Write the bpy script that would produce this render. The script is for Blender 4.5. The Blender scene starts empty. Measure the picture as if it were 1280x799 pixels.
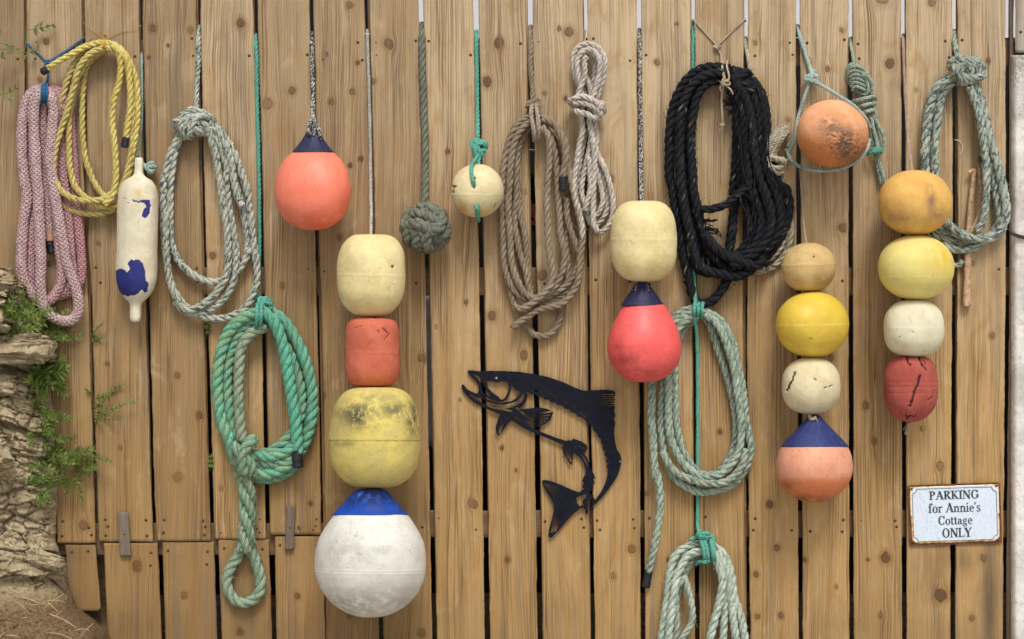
import bpy, math, random
import numpy as np
random.seed(7); rng = np.random.default_rng(7)
S = 0.0022            # metres per photo pixel at the fence face
DP = 1500.0           # camera distance from the fence in those units
HC = 0.95             # camera height
scene = bpy.context.scene
COL = scene.collection

def W(p):
    """(px,py,depth in front of fence) -> metres; array (n,3)"""
    p = np.asarray(p, float)
    k = (DP - p[..., 2]) / DP
    return np.stack([(p[..., 0]-640)*S*k, -p[..., 2]*S, HC+(399.5-p[..., 1])*S*k], -1)

# ---------- noise ----------
def _h(i, j, k, s):
    n = (i*374761393 + j*668265263 + k*2147483647 + s*1274126177) & 0xffffffff
    n = ((n ^ (n >> 13)) * 1103515245) & 0xffffffff
    n = ((n ^ (n >> 16)) * 2246822519) & 0xffffffff
    return ((n ^ (n >> 15)) & 0xffffff) / float(0xffffff)
def noise(x, y, z=0.0, s=0):
    x, y, z = np.broadcast_arrays(np.asarray(x, float), np.asarray(y, float), np.asarray(z, float))
    xi, yi, zi = np.floor(x).astype(np.int64), np.floor(y).astype(np.int64), np.floor(z).astype(np.int64)
    f = lambda t: t*t*(3-2*t)
    u, v, w = f(x-xi), f(y-yi), f(z-zi)
    r = 0
    for a in (0, 1):
        for b in (0, 1):
            for c in (0, 1):
                r = r + _h(xi+a, yi+b, zi+c, s)*(u if a else 1-u)*(v if b else 1-v)*(w if c else 1-w)
    return r*2-1
def fbm(x, y, z=0.0, s=0, o=4):
    r = 0; a = 1.0; t = 0
    for i in range(o):
        r = r + a*noise(np.asarray(x)*2**i, np.asarray(y)*2**i, np.asarray(z)*2**i, s+i); t += a; a *= .5
    return r/t
def sstep(a, b, x):
    t = np.clip((x-a)/(b-a), 0, 1); return t*t*(3-2*t)

# ---------- mesh / object helpers ----------
def make_mesh(name, V, F, mats, smooth=True, uv=None, attrs=None, mi=None):
    me = bpy.data.meshes.new(name)
    V = np.asarray(V, np.float32); n = len(V)
    if isinstance(F, np.ndarray) and F.ndim == 2:
        nf, k = F.shape
        me.vertices.add(n); me.vertices.foreach_set('co', V.ravel())
        me.loops.add(nf*k); me.loops.foreach_set('vertex_index', F.astype(np.int32).ravel())
        me.polygons.add(nf)
        me.polygons.foreach_set('loop_start', np.arange(0, nf*k, k, dtype=np.int32))
        me.polygons.foreach_set('loop_total', np.full(nf, k, np.int32))
        me.update(calc_edges=True)
    else:
        me.from_pydata(V.tolist(), [], [list(map(int, f)) for f in F])
    me.validate()
    for m in (mats if isinstance(mats, (list, tuple)) else [mats]): me.materials.append(m)
    if mi is not None: me.polygons.foreach_set('material_index', np.asarray(mi, np.int32))
    me.polygons.foreach_set('use_smooth', np.full(len(me.polygons), smooth))
    li = np.zeros(len(me.loops), np.int32); me.loops.foreach_get('vertex_index', li)
    if uv is not None:
        l = me.uv_layers.new(name='grain')
        l.data.foreach_set('uv', np.asarray(uv, np.float32)[li].ravel())
    for k, v in (attrs or {}).items():
        a = me.attributes.new(k, 'FLOAT', 'POINT'); a.data.foreach_set('value', np.asarray(v, np.float32))
    me.update()
    return me
def link(name, me, parent=None, loc=None):
    o = bpy.data.objects.new(name, me); COL.objects.link(o)
    if parent is not None:
        o.parent = parent
    return o
def tag(o, label, cat, group=None, kind=None):
    if label: o['label'] = label
    if cat: o['category'] = cat
    if group: o['group'] = group
    if kind: o['kind'] = kind
    return o
def thing(name, label, cat, at, group=None):
    o = bpy.data.objects.new(name, None); COL.objects.link(o)
    o.empty_display_size = .05
    o.location = [float(c) for c in W(at)]
    return tag(o, label, cat, group)
def put(name, V, F, mat, parent=None, **kw):
    """V in metres (world).  Child: local to parent's location.  Top level: origin at bottom centre."""
    V = np.asarray(V, float)
    if parent is not None:
        off = np.array(parent.location) if parent.parent is None else np.array(parent.location)+np.array(parent.parent.location)
    else: off = np.array([(V[:, 0].min()+V[:, 0].max())/2, (V[:, 1].min()+V[:, 1].max())/2, V[:, 2].min()])
    o = link(name, make_mesh(name, V-off, F, mat, **kw), parent)
    if parent is None: o.location = off.tolist()
    return o
class Acc:
    """collects several shells into one mesh (same face arity: quads)"""
    def __init__(s): s.V = []; s.F = []; s.n = 0; s.uv = []; s.A = {}; s.mi = []
    def add(s, V, F, uv=None, mi=0, **A):
        V = np.asarray(V, float); F = np.asarray(F, int)
        s.V.append(V); s.F.append(F+s.n); s.n += len(V); s.mi.append(np.full(len(F), mi))
        s.uv.append(np.zeros((len(V), 2)) if uv is None else uv)
        for k in A: s.A.setdefault(k, [])
        for k in s.A:
            v = A.get(k, 0.0)
            s.A[k].append(np.full(len(V), v) if np.isscalar(v) else np.asarray(v))
    def out(s, name, mats, parent=None, smooth=True, px=True):
        V = np.concatenate(s.V)
        if px: V = W(V)
        F = np.concatenate(s.F)
        A = {k: np.concatenate(v) for k, v in s.A.items()} if s.A else {}
        A = {k: v for k, v in A.items() if len(v) == len(V)}
        return put(name, V, F, mats, parent, smooth=smooth, uv=np.concatenate(s.uv), attrs=A, mi=np.concatenate(s.mi))
def box(x0, x1, y0, y1, z0, z1, b=0.0):
    """box with chamfered edges (24 verts) as quads+; returns V,F quads (chamfer strips and corner quads)"""
    c = []
    V = []; F = []
    X = (x0, x1); Y = (y0, y1); Z = (z0, z1)
    if b <= 0:
        V = [(X[i], Y[j], Z[k]) for i in (0, 1) for j in (0, 1) for k in (0, 1)]
        F = [(0, 1, 3, 2), (4, 6, 7, 5), (0, 4, 5, 1), (2, 3, 7, 6), (0, 2, 6, 4), (1, 5, 7, 3)]
        return np.array(V, float), np.array(F)
    idx = {}
    for i in (0, 1):
        for j in (0, 1):
            for k in (0, 1):
                sx, sy, sz = (1 if i == 0 else -1), (1 if j == 0 else -1), (1 if k == 0 else -1)
                for a, p in enumerate([(X[i], Y[j]+sy*b, Z[k]+sz*b), (X[i]+sx*b, Y[j], Z[k]+sz*b), (X[i]+sx*b, Y[j]+sy*b, Z[k])]):
                    idx[(i, j, k, a)] = len(V); V.append(p)
    I = idx
    for i in (0, 1): F.append([I[i, 0, 0, 0], I[i, 1, 0, 0], I[i, 1, 1, 0], I[i, 0, 1, 0]])
    for j in (0, 1): F.append([I[0, j, 0, 1], I[1, j, 0, 1], I[1, j, 1, 1], I[0, j, 1, 1]])
    for k in (0, 1): F.append([I[0, 0, k, 2], I[1, 0, k, 2], I[1, 1, k, 2], I[0, 1, k, 2]])
    for i in (0, 1):
        for j in (0, 1): F.append([I[i, j, 0, 0], I[i, j, 1, 0], I[i, j, 1, 1], I[i, j, 0, 1]])
        for k in (0, 1): F.append([I[i, 0, k, 0], I[i, 1, k, 0], I[i, 1, k, 2], I[i, 0, k, 2]])
    for j in (0, 1):
        for k in (0, 1): F.append([I[0, j, k, 1], I[1, j, k, 1], I[1, j, k, 2], I[0, j, k, 2]])
    for i in (0, 1):
        for j in (0, 1):
            for k in (0, 1): F.append([I[i, j, k, 0], I[i, j, k, 1], I[i, j, k, 2], I[i, j, k, 2]])
    V = np.array(V, float); F2 = []
    for f in F: F2.append(f)
    return V, F2
def put_box(name, lo, hi, mat, parent=None, b=0.002, jit=0):
    V, F = box(lo[0], hi[0], lo[1], hi[1], lo[2], hi[2], b)
    F = [list(dict.fromkeys(f)) for f in (F.tolist() if isinstance(F, np.ndarray) else F)]
    o = put(name, V, F, mat, parent, smooth=False)
    import bmesh
    bm = bmesh.new(); bm.from_mesh(o.data); bmesh.ops.recalc_face_normals(bm, faces=bm.faces); bm.to_mesh(o.data); bm.free()
    return o

# ---------- curves ----------
def spline(P, step):
    P = np.asarray(P, float)
    if len(P) == 2: P = np.array([P[0], P[0]*.5+P[1]*.5, P[1]])
    Q = np.vstack([2*P[0]-P[1], P, 2*P[-1]-P[-2]])
    out = []
    for i in range(1, len(Q)-2):
        p0, p1, p2, p3 = Q[i-1:i+3]
        # centripetal catmull-rom
        t1 = max(np.linalg.norm(p1-p0)**.5, 1e-3); t2 = t1+max(np.linalg.norm(p2-p1)**.5, 1e-3); t3 = t2+max(np.linalg.norm(p3-p2)**.5, 1e-3)
        n = max(3, int(np.linalg.norm(p2-p1)/max(step, .5)*2))
        t = np.linspace(t1, t2, n, endpoint=False)[:, None]
        A1 = (t1-t)/t1*p0+t/t1*p1; A2 = (t2-t)/(t2-t1)*p1+(t-t1)/(t2-t1)*p2; A3 = (t3-t)/(t3-t2)*p2+(t-t2)/(t3-t2)*p3
        B1 = (t2-t)/t2*A1+t/t2*A2; B2 = (t3-t)/(t3-t1)*A2+(t-t1)/(t3-t1)*A3
        out.append((t2-t)/(t2-t1)*B1+(t-t1)/(t2-t1)*B2)
    out = np.vstack(out+[P[-1:]])
    d = np.r_[0, np.cumsum(np.linalg.norm(np.diff(out, axis=0), axis=1))]
    n = max(3, int(d[-1]/step)+1)
    s = np.linspace(0, d[-1], n)
    return np.stack([np.interp(s, d, out[:, i]) for i in range(3)], 1), s
def frames(C):
    T = np.gradient(C, axis=0); T /= np.linalg.norm(T, axis=1)[:, None]+1e-12
    n = len(C); U = np.zeros_like(C)
    u = np.cross(T[0], [0, 0, 1.0]); 
    if np.linalg.norm(u) < .1: u = np.cross(T[0], [1.0, 0, 0])
    u /= np.linalg.norm(u)
    for i in range(n):
        u = u-T[i]*np.dot(u, T[i]); u /= np.linalg.norm(u)+1e-12; U[i] = u
    return T, U, np.cross(T, U)
def tube(acc, C, r, sides=8, uvs=None, mi=0, cap=True, **A):
    """C: centreline (n,3) px space; r scalar or (n,)"""
    n = len(C); T, U, B = frames(C)
    r = np.broadcast_to(np.asarray(r, float), (n,)).copy()
    if cap:
        C = np.vstack([C[:1]-T[:1]*r[0]*.3, C, C[-1:]+T[-1:]*r[-1]*.3]); U = np.vstack([U[:1], U, U[-1:]]); B = np.vstack([B[:1], B, B[-1:]])
        r = np.r_[r[0]*.05, r, r[-1]*.05]; n += 2
    a = np.linspace(0, 2*math.pi, sides, endpoint=False)
    V = C[:, None]+r[:, None, None]*(np.cos(a)[None, :, None]*U[:, None]+np.sin(a)[None, :, None]*B[:, None])
    V = V.reshape(-1, 3)
    i = np.arange(n-1)[:, None]; j = np.arange(sides)[None]; j2 = (j+1) % sides
    F = np.stack([i*sides+j, i*sides+j2, (i+1)*sides+j2, (i+1)*sides+j], -1).reshape(-1, 4)
    s = np.r_[0, np.cumsum(np.linalg.norm(np.diff(C, axis=0), axis=1))]
    uv = np.stack(np.broadcast_arrays((np.abs(a/math.pi-1))[None, :], s[:, None]), -1).reshape(-1, 2)
    acc.add(V, F, uv, mi, **A)

def rope(acc, pts, r, lay=None, strands=3, d=None, tint=0.0, seg=None, wob=.35, kind='laid', sides=8, fuzz=0.0, rvar=.05, lift=None):
    """pts: (x,y) or (x,y,depth). Adds a laid / braided rope to acc."""
    d0 = r if d is None else d
    P = np.array([(p[0], p[1], p[2] if len(p) > 2 else d0) for p in pts], float)
    lay = lay or r*6.6
    step = seg or max(lay/13, .55)
    C, s = spline(P, step)
    n = len(C); sd = rng.uniform(0, 999)
    C[:, 0] += wob*noise(s/17.0, sd); C[:, 1] += wob*.6*noise(s/17.0, sd+5); C[:, 2] += wob*noise(s/13.0, sd+9)
    rr = r*(1+rvar*noise(s/9.0, sd+3))
    T, U, B = frames(C)
    ph0 = rng.uniform(0, 6.28)
    if kind == 'laid':
        for k in range(strands):
            sid = rng.uniform(0, 1)
            ph = ph0+2*math.pi*k/strands-2*math.pi*s/lay+.25*noise(s/25.0, sd+7)
            off = .50 if strands == 3 else .56
            rs = (.545 if strands == 3 else .46)*(1+.06*noise(s/6.0, sd+20+k))
            O = C+(off*rr)[:, None]*(np.cos(ph)[:, None]*U+np.sin(ph)[:, None]*B)
            tube(acc, O, rs*rr, sides, tint=tint, sid=sid)
    elif kind == 'braid':
        m = 6
        for dr in (1, -1):
            for k in range(m):
                sid = rng.uniform(0, 1)
                ph = 2*math.pi*k/m+dr*2*math.pi*s/lay
                wv = dr*np.cos(m*(ph-0)*1.0)
                wv = np.cos(m*ph)*0+dr*np.sin(m*2*math.pi*s/lay+ (math.pi/2))
                O = C+((.78+.07*wv)*rr)[:, None]*(np.cos(ph)[:, None]*U+np.sin(ph)[:, None]*B)
                tube(acc, O, .27*rr, 6, tint=tint, sid=sid)
        tube(acc, C, .74*rr, 8, tint=tint, sid=.5)
    if fuzz > 0:
        m = int(s[-1]*fuzz)
        for q in range(m):
            i = rng.integers(1, n-1); a = rng.uniform(0, 6.28)
            nrm = math.cos(a)*U[i]+math.sin(a)*B[i]
            L = r*rng.uniform(.35, 1.1); dirv = T[i]*rng.choice([-1, 1])*rng.uniform(.3, 1.3)+nrm*.8+rng.normal(0, .35, 3)
            p0 = C[i]+nrm*rr[i]*.85; p1 = p0+dirv*L*.5; p2 = p1+(dirv+rng.normal(0, .5, 3))*L*.5
            tube(acc, np.array([p0, p1, p2]), np.array([.32, .26, .15]), 3, cap=False, tint=tint, sid=rng.uniform(0, 1))
    return C
def fray(acc, x, y, d, dx, dy, n=14, L=14, r=.7, spread=.5, tint=0.0):
    for q in range(n):
        b = np.array([x+rng.normal(0, 1.5), y+rng.normal(0, 1.5), d+rng.normal(0, 1)])
        v = np.array([dx, dy, 0.2])+rng.normal(0, spread, 3)
        v = v/max(1., np.linalg.norm(v)); l = L*rng.uniform(.4, 1.1)
        P = [b, b+v*l*.5+rng.normal(0, 1, 3), b+v*l+rng.normal(0, 2.0, 3)]
        C, s = spline(P, 2.0)
        C[:, 2] = np.maximum(C[:, 2], .6)
        tube(acc, C, r*rng.uniform(.5, 1.2)*np.linspace(1, .6, len(C)), 5, tint=tint, sid=rng.uniform(0, 1))
def tape(parent, x0, y0, x1, y1, d, r, name='end_tape', mat=None, label=None):
    a = Acc(); C, s = spline([(x0, y0, d), (x1, y1, d)], .8)
    rr = r*(1+.05*noise(s/1.7, x0))
    tube(a, C, rr, 14)
    o = a.out(name, mat or M['tape'], parent)
    if label: o['label'] = label
    return o

# ---------- node helpers ----------
M = {}
def srgb(*c):
    c = c[0] if len(c) == 1 else c
    f = lambda v: v/12.92 if v <= .04045 else ((v+.055)/1.055)**2.4
    return tuple(f(v/255.) for v in c)+(1.0,)
class NT:
    def __init__(s, name):
        s.m = bpy.data.materials.new(name); s.m.use_nodes = True; s.t = s.m.node_tree; s.t.nodes.clear()
        s.out = s.n('ShaderNodeOutputMaterial'); s.b = s.n('ShaderNodeBsdfPrincipled'); s.l(s.b.outputs[0], s.out.inputs[0])
    def n(s, t, **k):
        x = s.t.nodes.new(t)
        for a, b in k.items(): setattr(x, a, b)
        return x
    def l(s, a, b): s.t.links.new(a, b)
    def set(s, inp, v):
        if isinstance(v, bpy.types.NodeSocket): s.l(v, inp)
        else: inp.default_value = v
    def math(s, op, a, b=0.0, c=0.0, clamp=False):
        x = s.n('ShaderNodeMath', operation=op); x.use_clamp = clamp
        s.set(x.inputs[0], a); s.set(x.inputs[1], b); s.set(x.inputs[2], c); return x.outputs[0]
    def attr(s, name): x = s.n('ShaderNodeAttribute', attribute_name=name); return x.outputs['Fac']
    def obj(s): return s.n('ShaderNodeTexCoord').outputs['Object']
    def geo(s): return s.n('ShaderNodeNewGeometry').outputs['Position']
    def rnd(s): return s.n('ShaderNodeObjectInfo').outputs['Random']
    def uv(s): x = s.n('ShaderNodeUVMap'); x.uv_map = 'grain'; return x.outputs[0]
    def sep(s, v): x = s.n('ShaderNodeSeparateXYZ'); s.l(v, x.inputs[0]); return x.outputs
    def comb(s, a, b, c=0.0): x = s.n('ShaderNodeCombineXYZ'); s.set(x.inputs[0], a); s.set(x.inputs[1], b); s.set(x.inputs[2], c); return x.outputs[0]
    def noise(s, v, scale, detail=3, rough=.55, dist=0.0):
        x = s.n('ShaderNodeTexNoise'); s.set(x.inputs['Vector'], v); x.inputs['Scale'].default_value = scale; x.inputs['Detail'].default_value = detail
        x.inputs['Roughness'].default_value = rough; x.inputs['Distortion'].default_value = dist; return x.outputs['Fac']
    def voro(s, v, scale, feature='F1'):
        x = s.n('ShaderNodeTexVoronoi', feature=feature); s.set(x.inputs['Vector'], v); x.inputs['Scale'].default_value = scale; return x.outputs['Distance']
    def rng(s, v, a, b, c=0.0, d=1.0):
        x = s.n('ShaderNodeMapRange', interpolation_type='SMOOTHSTEP'); s.set(x.inputs[0], v)
        for i, q in enumerate((a, b, c, d)): s.set(x.inputs[i+1], q)
        return x.outputs[0]
    def mix(s, f, a, b, mode='MIX'):
        x = s.n('ShaderNodeMix', data_type='RGBA', blend_type=mode); s.set(x.inputs[0], f); s.set(x.inputs[6], a); s.set(x.inputs[7], b); return x.outputs[2]
    def bump(s, h, strength=.5, dist=.001, nrm=None):
        x = s.n('ShaderNodeBump'); s.set(x.inputs['Height'], h); x.inputs['Strength'].default_value = strength; x.inputs['Distance'].default_value = dist
        if nrm is not None: s.l(nrm, x.inputs['Normal'])
        return x.outputs[0]
    def fin(s, col, rough=.7, bump=None, spec=.3):
        s.set(s.b.inputs['Base Color'], col); s.set(s.b.inputs['Roughness'], rough); s.b.inputs['Specular IOR Level'].default_value = spec
        if bump is not None: s.l(bump, s.b.inputs['Normal'])
        return s.m

def mat_wood(name, top, bot, dark, knotc, contrast=1.0, weather=1.0):
    t = NT(name); g = t.sep(t.uv()); ph, yy = g[0], g[1]; br = t.attr('brd'); kd = t.attr('kd'); ks = t.attr('ks'); st = t.attr('stn')
    tn = t.attr('tn')
    big = t.noise(t.comb(t.math('MULTIPLY', ph, .035), t.math('MULTIPLY', yy, .008), br), 1.0, 4, .6)
    blot = t.noise(t.comb(t.math('MULTIPLY', ph, .055), t.math('MULTIPLY', yy, .022), t.math('ADD', br, 17.)), 1.0, 4, .6, .8)
    wgt = t.math('ADD', t.math('MULTIPLY', yy, 1/640.), t.math('MULTIPLY_ADD', big, .9, -.50))
    base = t.mix(t.rng(wgt, .0, .95), top, bot)
    base = t.mix(t.math('MULTIPLY', t.math('SUBTRACT', 1.0, tn), .80), base, (dark[0]*1.32, dark[1]*1.42, dark[2]*1.50, 1))
    base = t.mix(t.rng(blot, .48, .70, 0, .46), base, (bot[0]*.80, bot[1]*.68, bot[2]*.52, 1))
    base = t.mix(t.rng(blot, .46, .28, 0, .26), base, (min(1, top[0]*1.22), min(1, top[1]*1.22), min(1, top[2]*1.18), 1))
    # annual rings: long fine dark lines, irregular spacing
    v1 = t.comb(t.math('MULTIPLY', ph, .85), t.math('MULTIPLY', yy, .0010), br)
    r1 = t.noise(v1, 1.0, 2, .6, .0)
    v2 = t.comb(t.math('MULTIPLY', ph, .17), t.math('MULTIPLY', yy, .0010), t.math('ADD', br, 5.))
    w = t.math('FRACT', t.math('MULTIPLY', t.noise(v2, 1.0, 1, .5), 10.0))
    line = t.math('MAXIMUM', t.math('MULTIPLY', t.rng(r1, .50, .68), .8), t.math('MULTIPLY', t.rng(w, .35, .93), t.rng(w, 1.0, .94)))
    lam = t.rng(t.noise(t.comb(t.math('MULTIPLY', ph, .045), t.math('MULTIPLY', yy, .004), t.math('ADD', br, 9.0)), 1.0, 3), .36, .64, .14, .85)
    f1 = t.math('MULTIPLY', t.math('MULTIPLY', line, lam), contrast*.85)
    fib = t.noise(t.comb(t.math('MULTIPLY', ph, 1.7), t.math('MULTIPLY', yy, .010), br), 1.0, 4, .75)
    c = t.mix(f1, base, dark)
    c = t.mix(t.rng(fib, .50, .72, 0., .34), c, dark)
    c = t.mix(t.rng(fib, .48, .30, 0., .24), c, (min(1, top[0]*1.3), min(1, top[1]*1.3), min(1, top[2]*1.25), 1))
    dots = t.noise(t.comb(t.math('MULTIPLY', ph, .45), t.math('MULTIPLY', yy, .16), br), 1.0, 4, .75)
    c = t.mix(t.rng(dots, .60, .76, 0., .42), c, dark)
    stk = t.noise(t.comb(t.math('MULTIPLY', ph, .13), t.math('MULTIPLY', yy, .006), t.math('ADD', br, 31.)), 1.0, 4)
    c = t.mix(t.rng(stk, .58, .76, 0, .28), c, (dark[0]*.8, dark[1]*.78, dark[2]*.72, 1))
    ck = t.noise(t.comb(t.math('MULTIPLY', ph, .9), t.math('MULTIPLY', yy, .008), t.math('ADD', br, 57.)), 1.0, 2, .5)
    c = t.mix(t.rng(ck, .74, .79, 0., .6), c, (.06, .042, .026, 1))
    wet = t.noise(t.comb(t.math('MULTIPLY', ph, .09), t.math('MULTIPLY', yy, .0035), t.math('ADD', br, 71.)), 1.0, 4, .62)
    c = t.mix(t.rng(wet, .53, .70, 0, .40), c, (.155, .135, .112, 1))
    # knots
    halo = t.rng(kd, 2.6, .95, 0., .42); core = t.rng(kd, 1.12, .86); rim = t.math('MULTIPLY', t.rng(kd, .70, .96), t.rng(kd, 1.30, 1.0))
    kr = t.math('SINE', t.math('MULTIPLY_ADD', kd, 19.0, t.math('MULTIPLY', fib, 4.0)))
    c = t.mix(t.math('MULTIPLY', halo, ks), c, (dark[0]*1.15, dark[1]*.92, dark[2]*.66, 1))
    kc = t.mix(t.rng(kr, -.6, .9, 0, .55), knotc, (knotc[0]*.5, knotc[1]*.45, knotc[2]*.4, 1))
    kc = t.mix(t.rng(t.math('MULTIPLY_ADD', fib, .8, kd), 1.30, .70, 0, .85), kc, (.07, .042, .024, 1))
    c = t.mix(t.math('MULTIPLY', core, t.math('MULTIPLY', ks, .85)), c, kc)
    c = t.mix(t.math('MULTIPLY', rim, t.math('MULTIPLY', ks, .60)), c, (.045, .026, .014, 1))
    # stains
    c = t.mix(t.math('MULTIPLY', st, t.rng(stk, .3, .65, .35, 1.)), c, (.045, .04, .036, 1))
    h = t.math('ADD', t.math('MULTIPLY', fib, 1.0), t.math('MULTIPLY', f1, -.7))
    h = t.math('ADD', h, t.math('MULTIPLY', rim, -1.2))
    return t.fin(c, t.rng(fib, .3, .7, .72, .9), t.bump(h, .55, .0009), .25)

def mat_rope(name, c1, c2, fleck=None, fl_amt=0., tintc=None, dark=None, bump=.6, fl_len=.05, rough=.85, strandc=None, fth=.6):
    """c1,c2: two colours mixed by noise; fleck: coloured dashes; tintc: colour where attr tint=1; strandc: colour of some strands"""
    t = NT(name); g = t.sep(t.uv()); sid = t.attr('sid'); tint = t.attr('tint')
    s50 = t.math('MULTIPLY', sid, 57.0)
    fib = t.noise(t.comb(t.math('MULTIPLY', g[0], 9.0), t.math('MULTIPLY_ADD', g[0], 3.0, t.math('MULTIPLY', g[1], .16)), s50), 1.0, 3, .65)
    big = t.noise(t.geo(), 22.0, 4, .6)
    c = t.mix(t.rng(big, .36, .64), c1, c2)
    if strandc: c = t.mix(t.rng(sid, .60, .66, 0, .85), c, strandc)
    if tintc: c = t.mix(tint, c, tintc)
    dk = dark or (c1[0]*.35, c1[1]*.35, c1[2]*.33, 1)
    c = t.mix(t.rng(fib, .50, .74, 0, .62), c, dk)
    c = t.mix(t.rng(fib, .46, .26, 0, .40), c, (min(1, c1[0]*1.5+.03), min(1, c1[1]*1.5+.03), min(1, c1[2]*1.5+.03), 1))
    if fleck:
        fn = t.noise(t.comb(t.math('MULTIPLY', g[0], 2.2), t.math('MULTIPLY', g[1], fl_len), t.math('ADD', s50, 11.)), 1.6, 1, .5)
        c = t.mix(t.rng(fn, fth, fth+.05, 0, fl_amt), c, fleck)
    # grime
    gr = t.noise(t.geo(), 90.0, 3, .6)
    c = t.mix(t.rng(gr, .52, .75, 0, .45), c, dk)
    yarn = t.math('SINE', t.math('MULTIPLY_ADD', g[0], 26.0, t.math('MULTIPLY', g[1], 1.1)))
    h = t.math('ADD', fib, t.math('MULTIPLY', yarn, .26))
    c = t.mix(t.rng(yarn, .1, -1., 0, .30), c, dk)
    m = t.fin(c, rough, t.bump(h, bump, .0012), .22)
    return m

def mat_buoy(name, c1, c2, spot, spot_amt=.5, spot_scale=60., rough=.5, m1=(.02, .02, .02, 1), m2=None, low=None, grain=.25, scratch=.2, line=None, speck=0.):
    t = NT(name); p = t.obj(); A1 = t.attr('m1'); A2 = t.attr('m2'); hgt = t.attr('hh'); seam = t.attr('seam')
    big = t.noise(p, 16.0, 5, .6, .3)
    c = t.mix(t.rng(big, .35, .65), c1, c2)
    if low: c = t.mix(t.rng(t.math('MULTIPLY_ADD', big, .22, hgt), low[1], low[2]), c, low[0])
    fine = t.noise(p, 170.0, 4, .7)
    c = t.mix(t.rng(fine, .50, .70, 0, grain*.8), c, spot)
    c = t.mix(t.rng(t.noise(p, 34.0, 6, .8, 1.2), .54, .66, 0, grain*1.1), c, (spot[0]*.8, spot[1]*.8, spot[2]*.8, 1))
    dirt = t.noise(p, spot_scale, 4, .75, .4)
    sel = t.noise(p, 9.0, 2)
    c = t.mix(t.math('MULTIPLY', t.rng(dirt, .60, .70, 0, spot_amt), t.rng(sel, .42, .62)), c, spot)
    # pits
    pit = t.voro(p, 95.0)
    ps = t.math('MULTIPLY', t.rng(pit, .20, .10), t.rng(t.noise(p, 26.0, 2), .56, .66))
    c = t.mix(t.math('MULTIPLY', ps, .6), c, (spot[0]*.35, spot[1]*.35, spot[2]*.35, 1))
    # horizontal / random scratches
    so = t.sep(p)
    sc = t.noise(t.comb(t.math('MULTIPLY', so[0], 40.), t.math('MULTIPLY', so[1], 40.), t.math('MULTIPLY', so[2], 420.)), 1.0, 2, .5, .6)
    c = t.mix(t.rng(sc, .66, .74, 0, scratch), c, spot)
    c = t.mix(t.math('MULTIPLY', seam, t.rng(dirt, .35, .62, .1, .75)), c, line or (c2[0]*1.2, c2[1]*1.2, c2[2]*1.2, 1))
    if m2:
        gn = t.noise(p, 260.0, 3, .7); mm = t.mix(t.rng(gn, .42, .60, 0, speck), m2, (min(1, m2[0]*2.6), min(1, m2[1]*2.5), min(1, m2[2]*2.4), 1)); mm = t.mix(t.rng(gn, .46, .36, 0, speck), mm, (m2[0]*.25, m2[1]*.25, m2[2]*.25, 1))
        c = t.mix(t.math('MULTIPLY', A2, t.rng(t.noise(p, 38.0, 6, .75), .36, .56)), c, mm)
    c = t.mix(t.math('MULTIPLY', A1, t.rng(t.noise(p, 120.0, 5, .8), .26, .36, .35, 1.)), c, m1)
    h = t.math('ADD', t.math('MULTIPLY', fine, .9), t.math('MULTIPLY', dirt, .8))
    h = t.math('ADD', h, t.math('MULTIPLY', ps, -1.2))
    return t.fin(c, t.rng(big, .3, .7, rough-.07, rough+.1), t.bump(h, .28, .0012), .35)

def mat_plain(name, c, rough=.6, nz=40., amt=.3, c2=None, bump=.2, metal=0., spec=.3):
    t = NT(name); n = t.noise(t.obj(), nz, 4, .65)
    c = tuple(c); c2 = c2 or (c[0]*.6, c[1]*.6, c[2]*.6, 1)
    f = t.rng(n, .40, .65, 0, amt)
    t.b.inputs['Metallic'].default_value = metal
    return t.fin(t.mix(f, c, c2), rough, t.bump(n, bump, .001), spec)
# ---------- materials ----------
M['wood'] = mat_wood('fence_wood', srgb(194,171,138), srgb(178,144,95), srgb(102,76,47), srgb(110,70,38), 1.2)
M['wood_low'] = mat_wood('low_fence_wood', srgb(166,137,96), srgb(158,127,84), srgb(118,88,54), srgb(124,86,52), 1.2)
M['wood_rail'] = mat_wood('rail_wood', srgb(150,128,104), srgb(146,118,84), srgb(96,72,50), srgb(90,60,40))
M['wood_old'] = mat_wood('old_grey_wood', srgb(176,164,150), srgb(160,146,130), srgb(96,82,70), srgb(80,64,54), 1.2)
M['wood_dark'] = mat_wood('dark_post_wood', srgb(98,80,62), srgb(92,74,56), srgb(50,38,30), srgb(50,38,28))
M['screw'] = mat_plain('screw_metal', srgb(70, 52, 42), .6, 300, .5)
M['tape'] = mat_plain('black_tape', srgb(30, 30, 36), .45, 60, .4, srgb(60, 62, 72))

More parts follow.
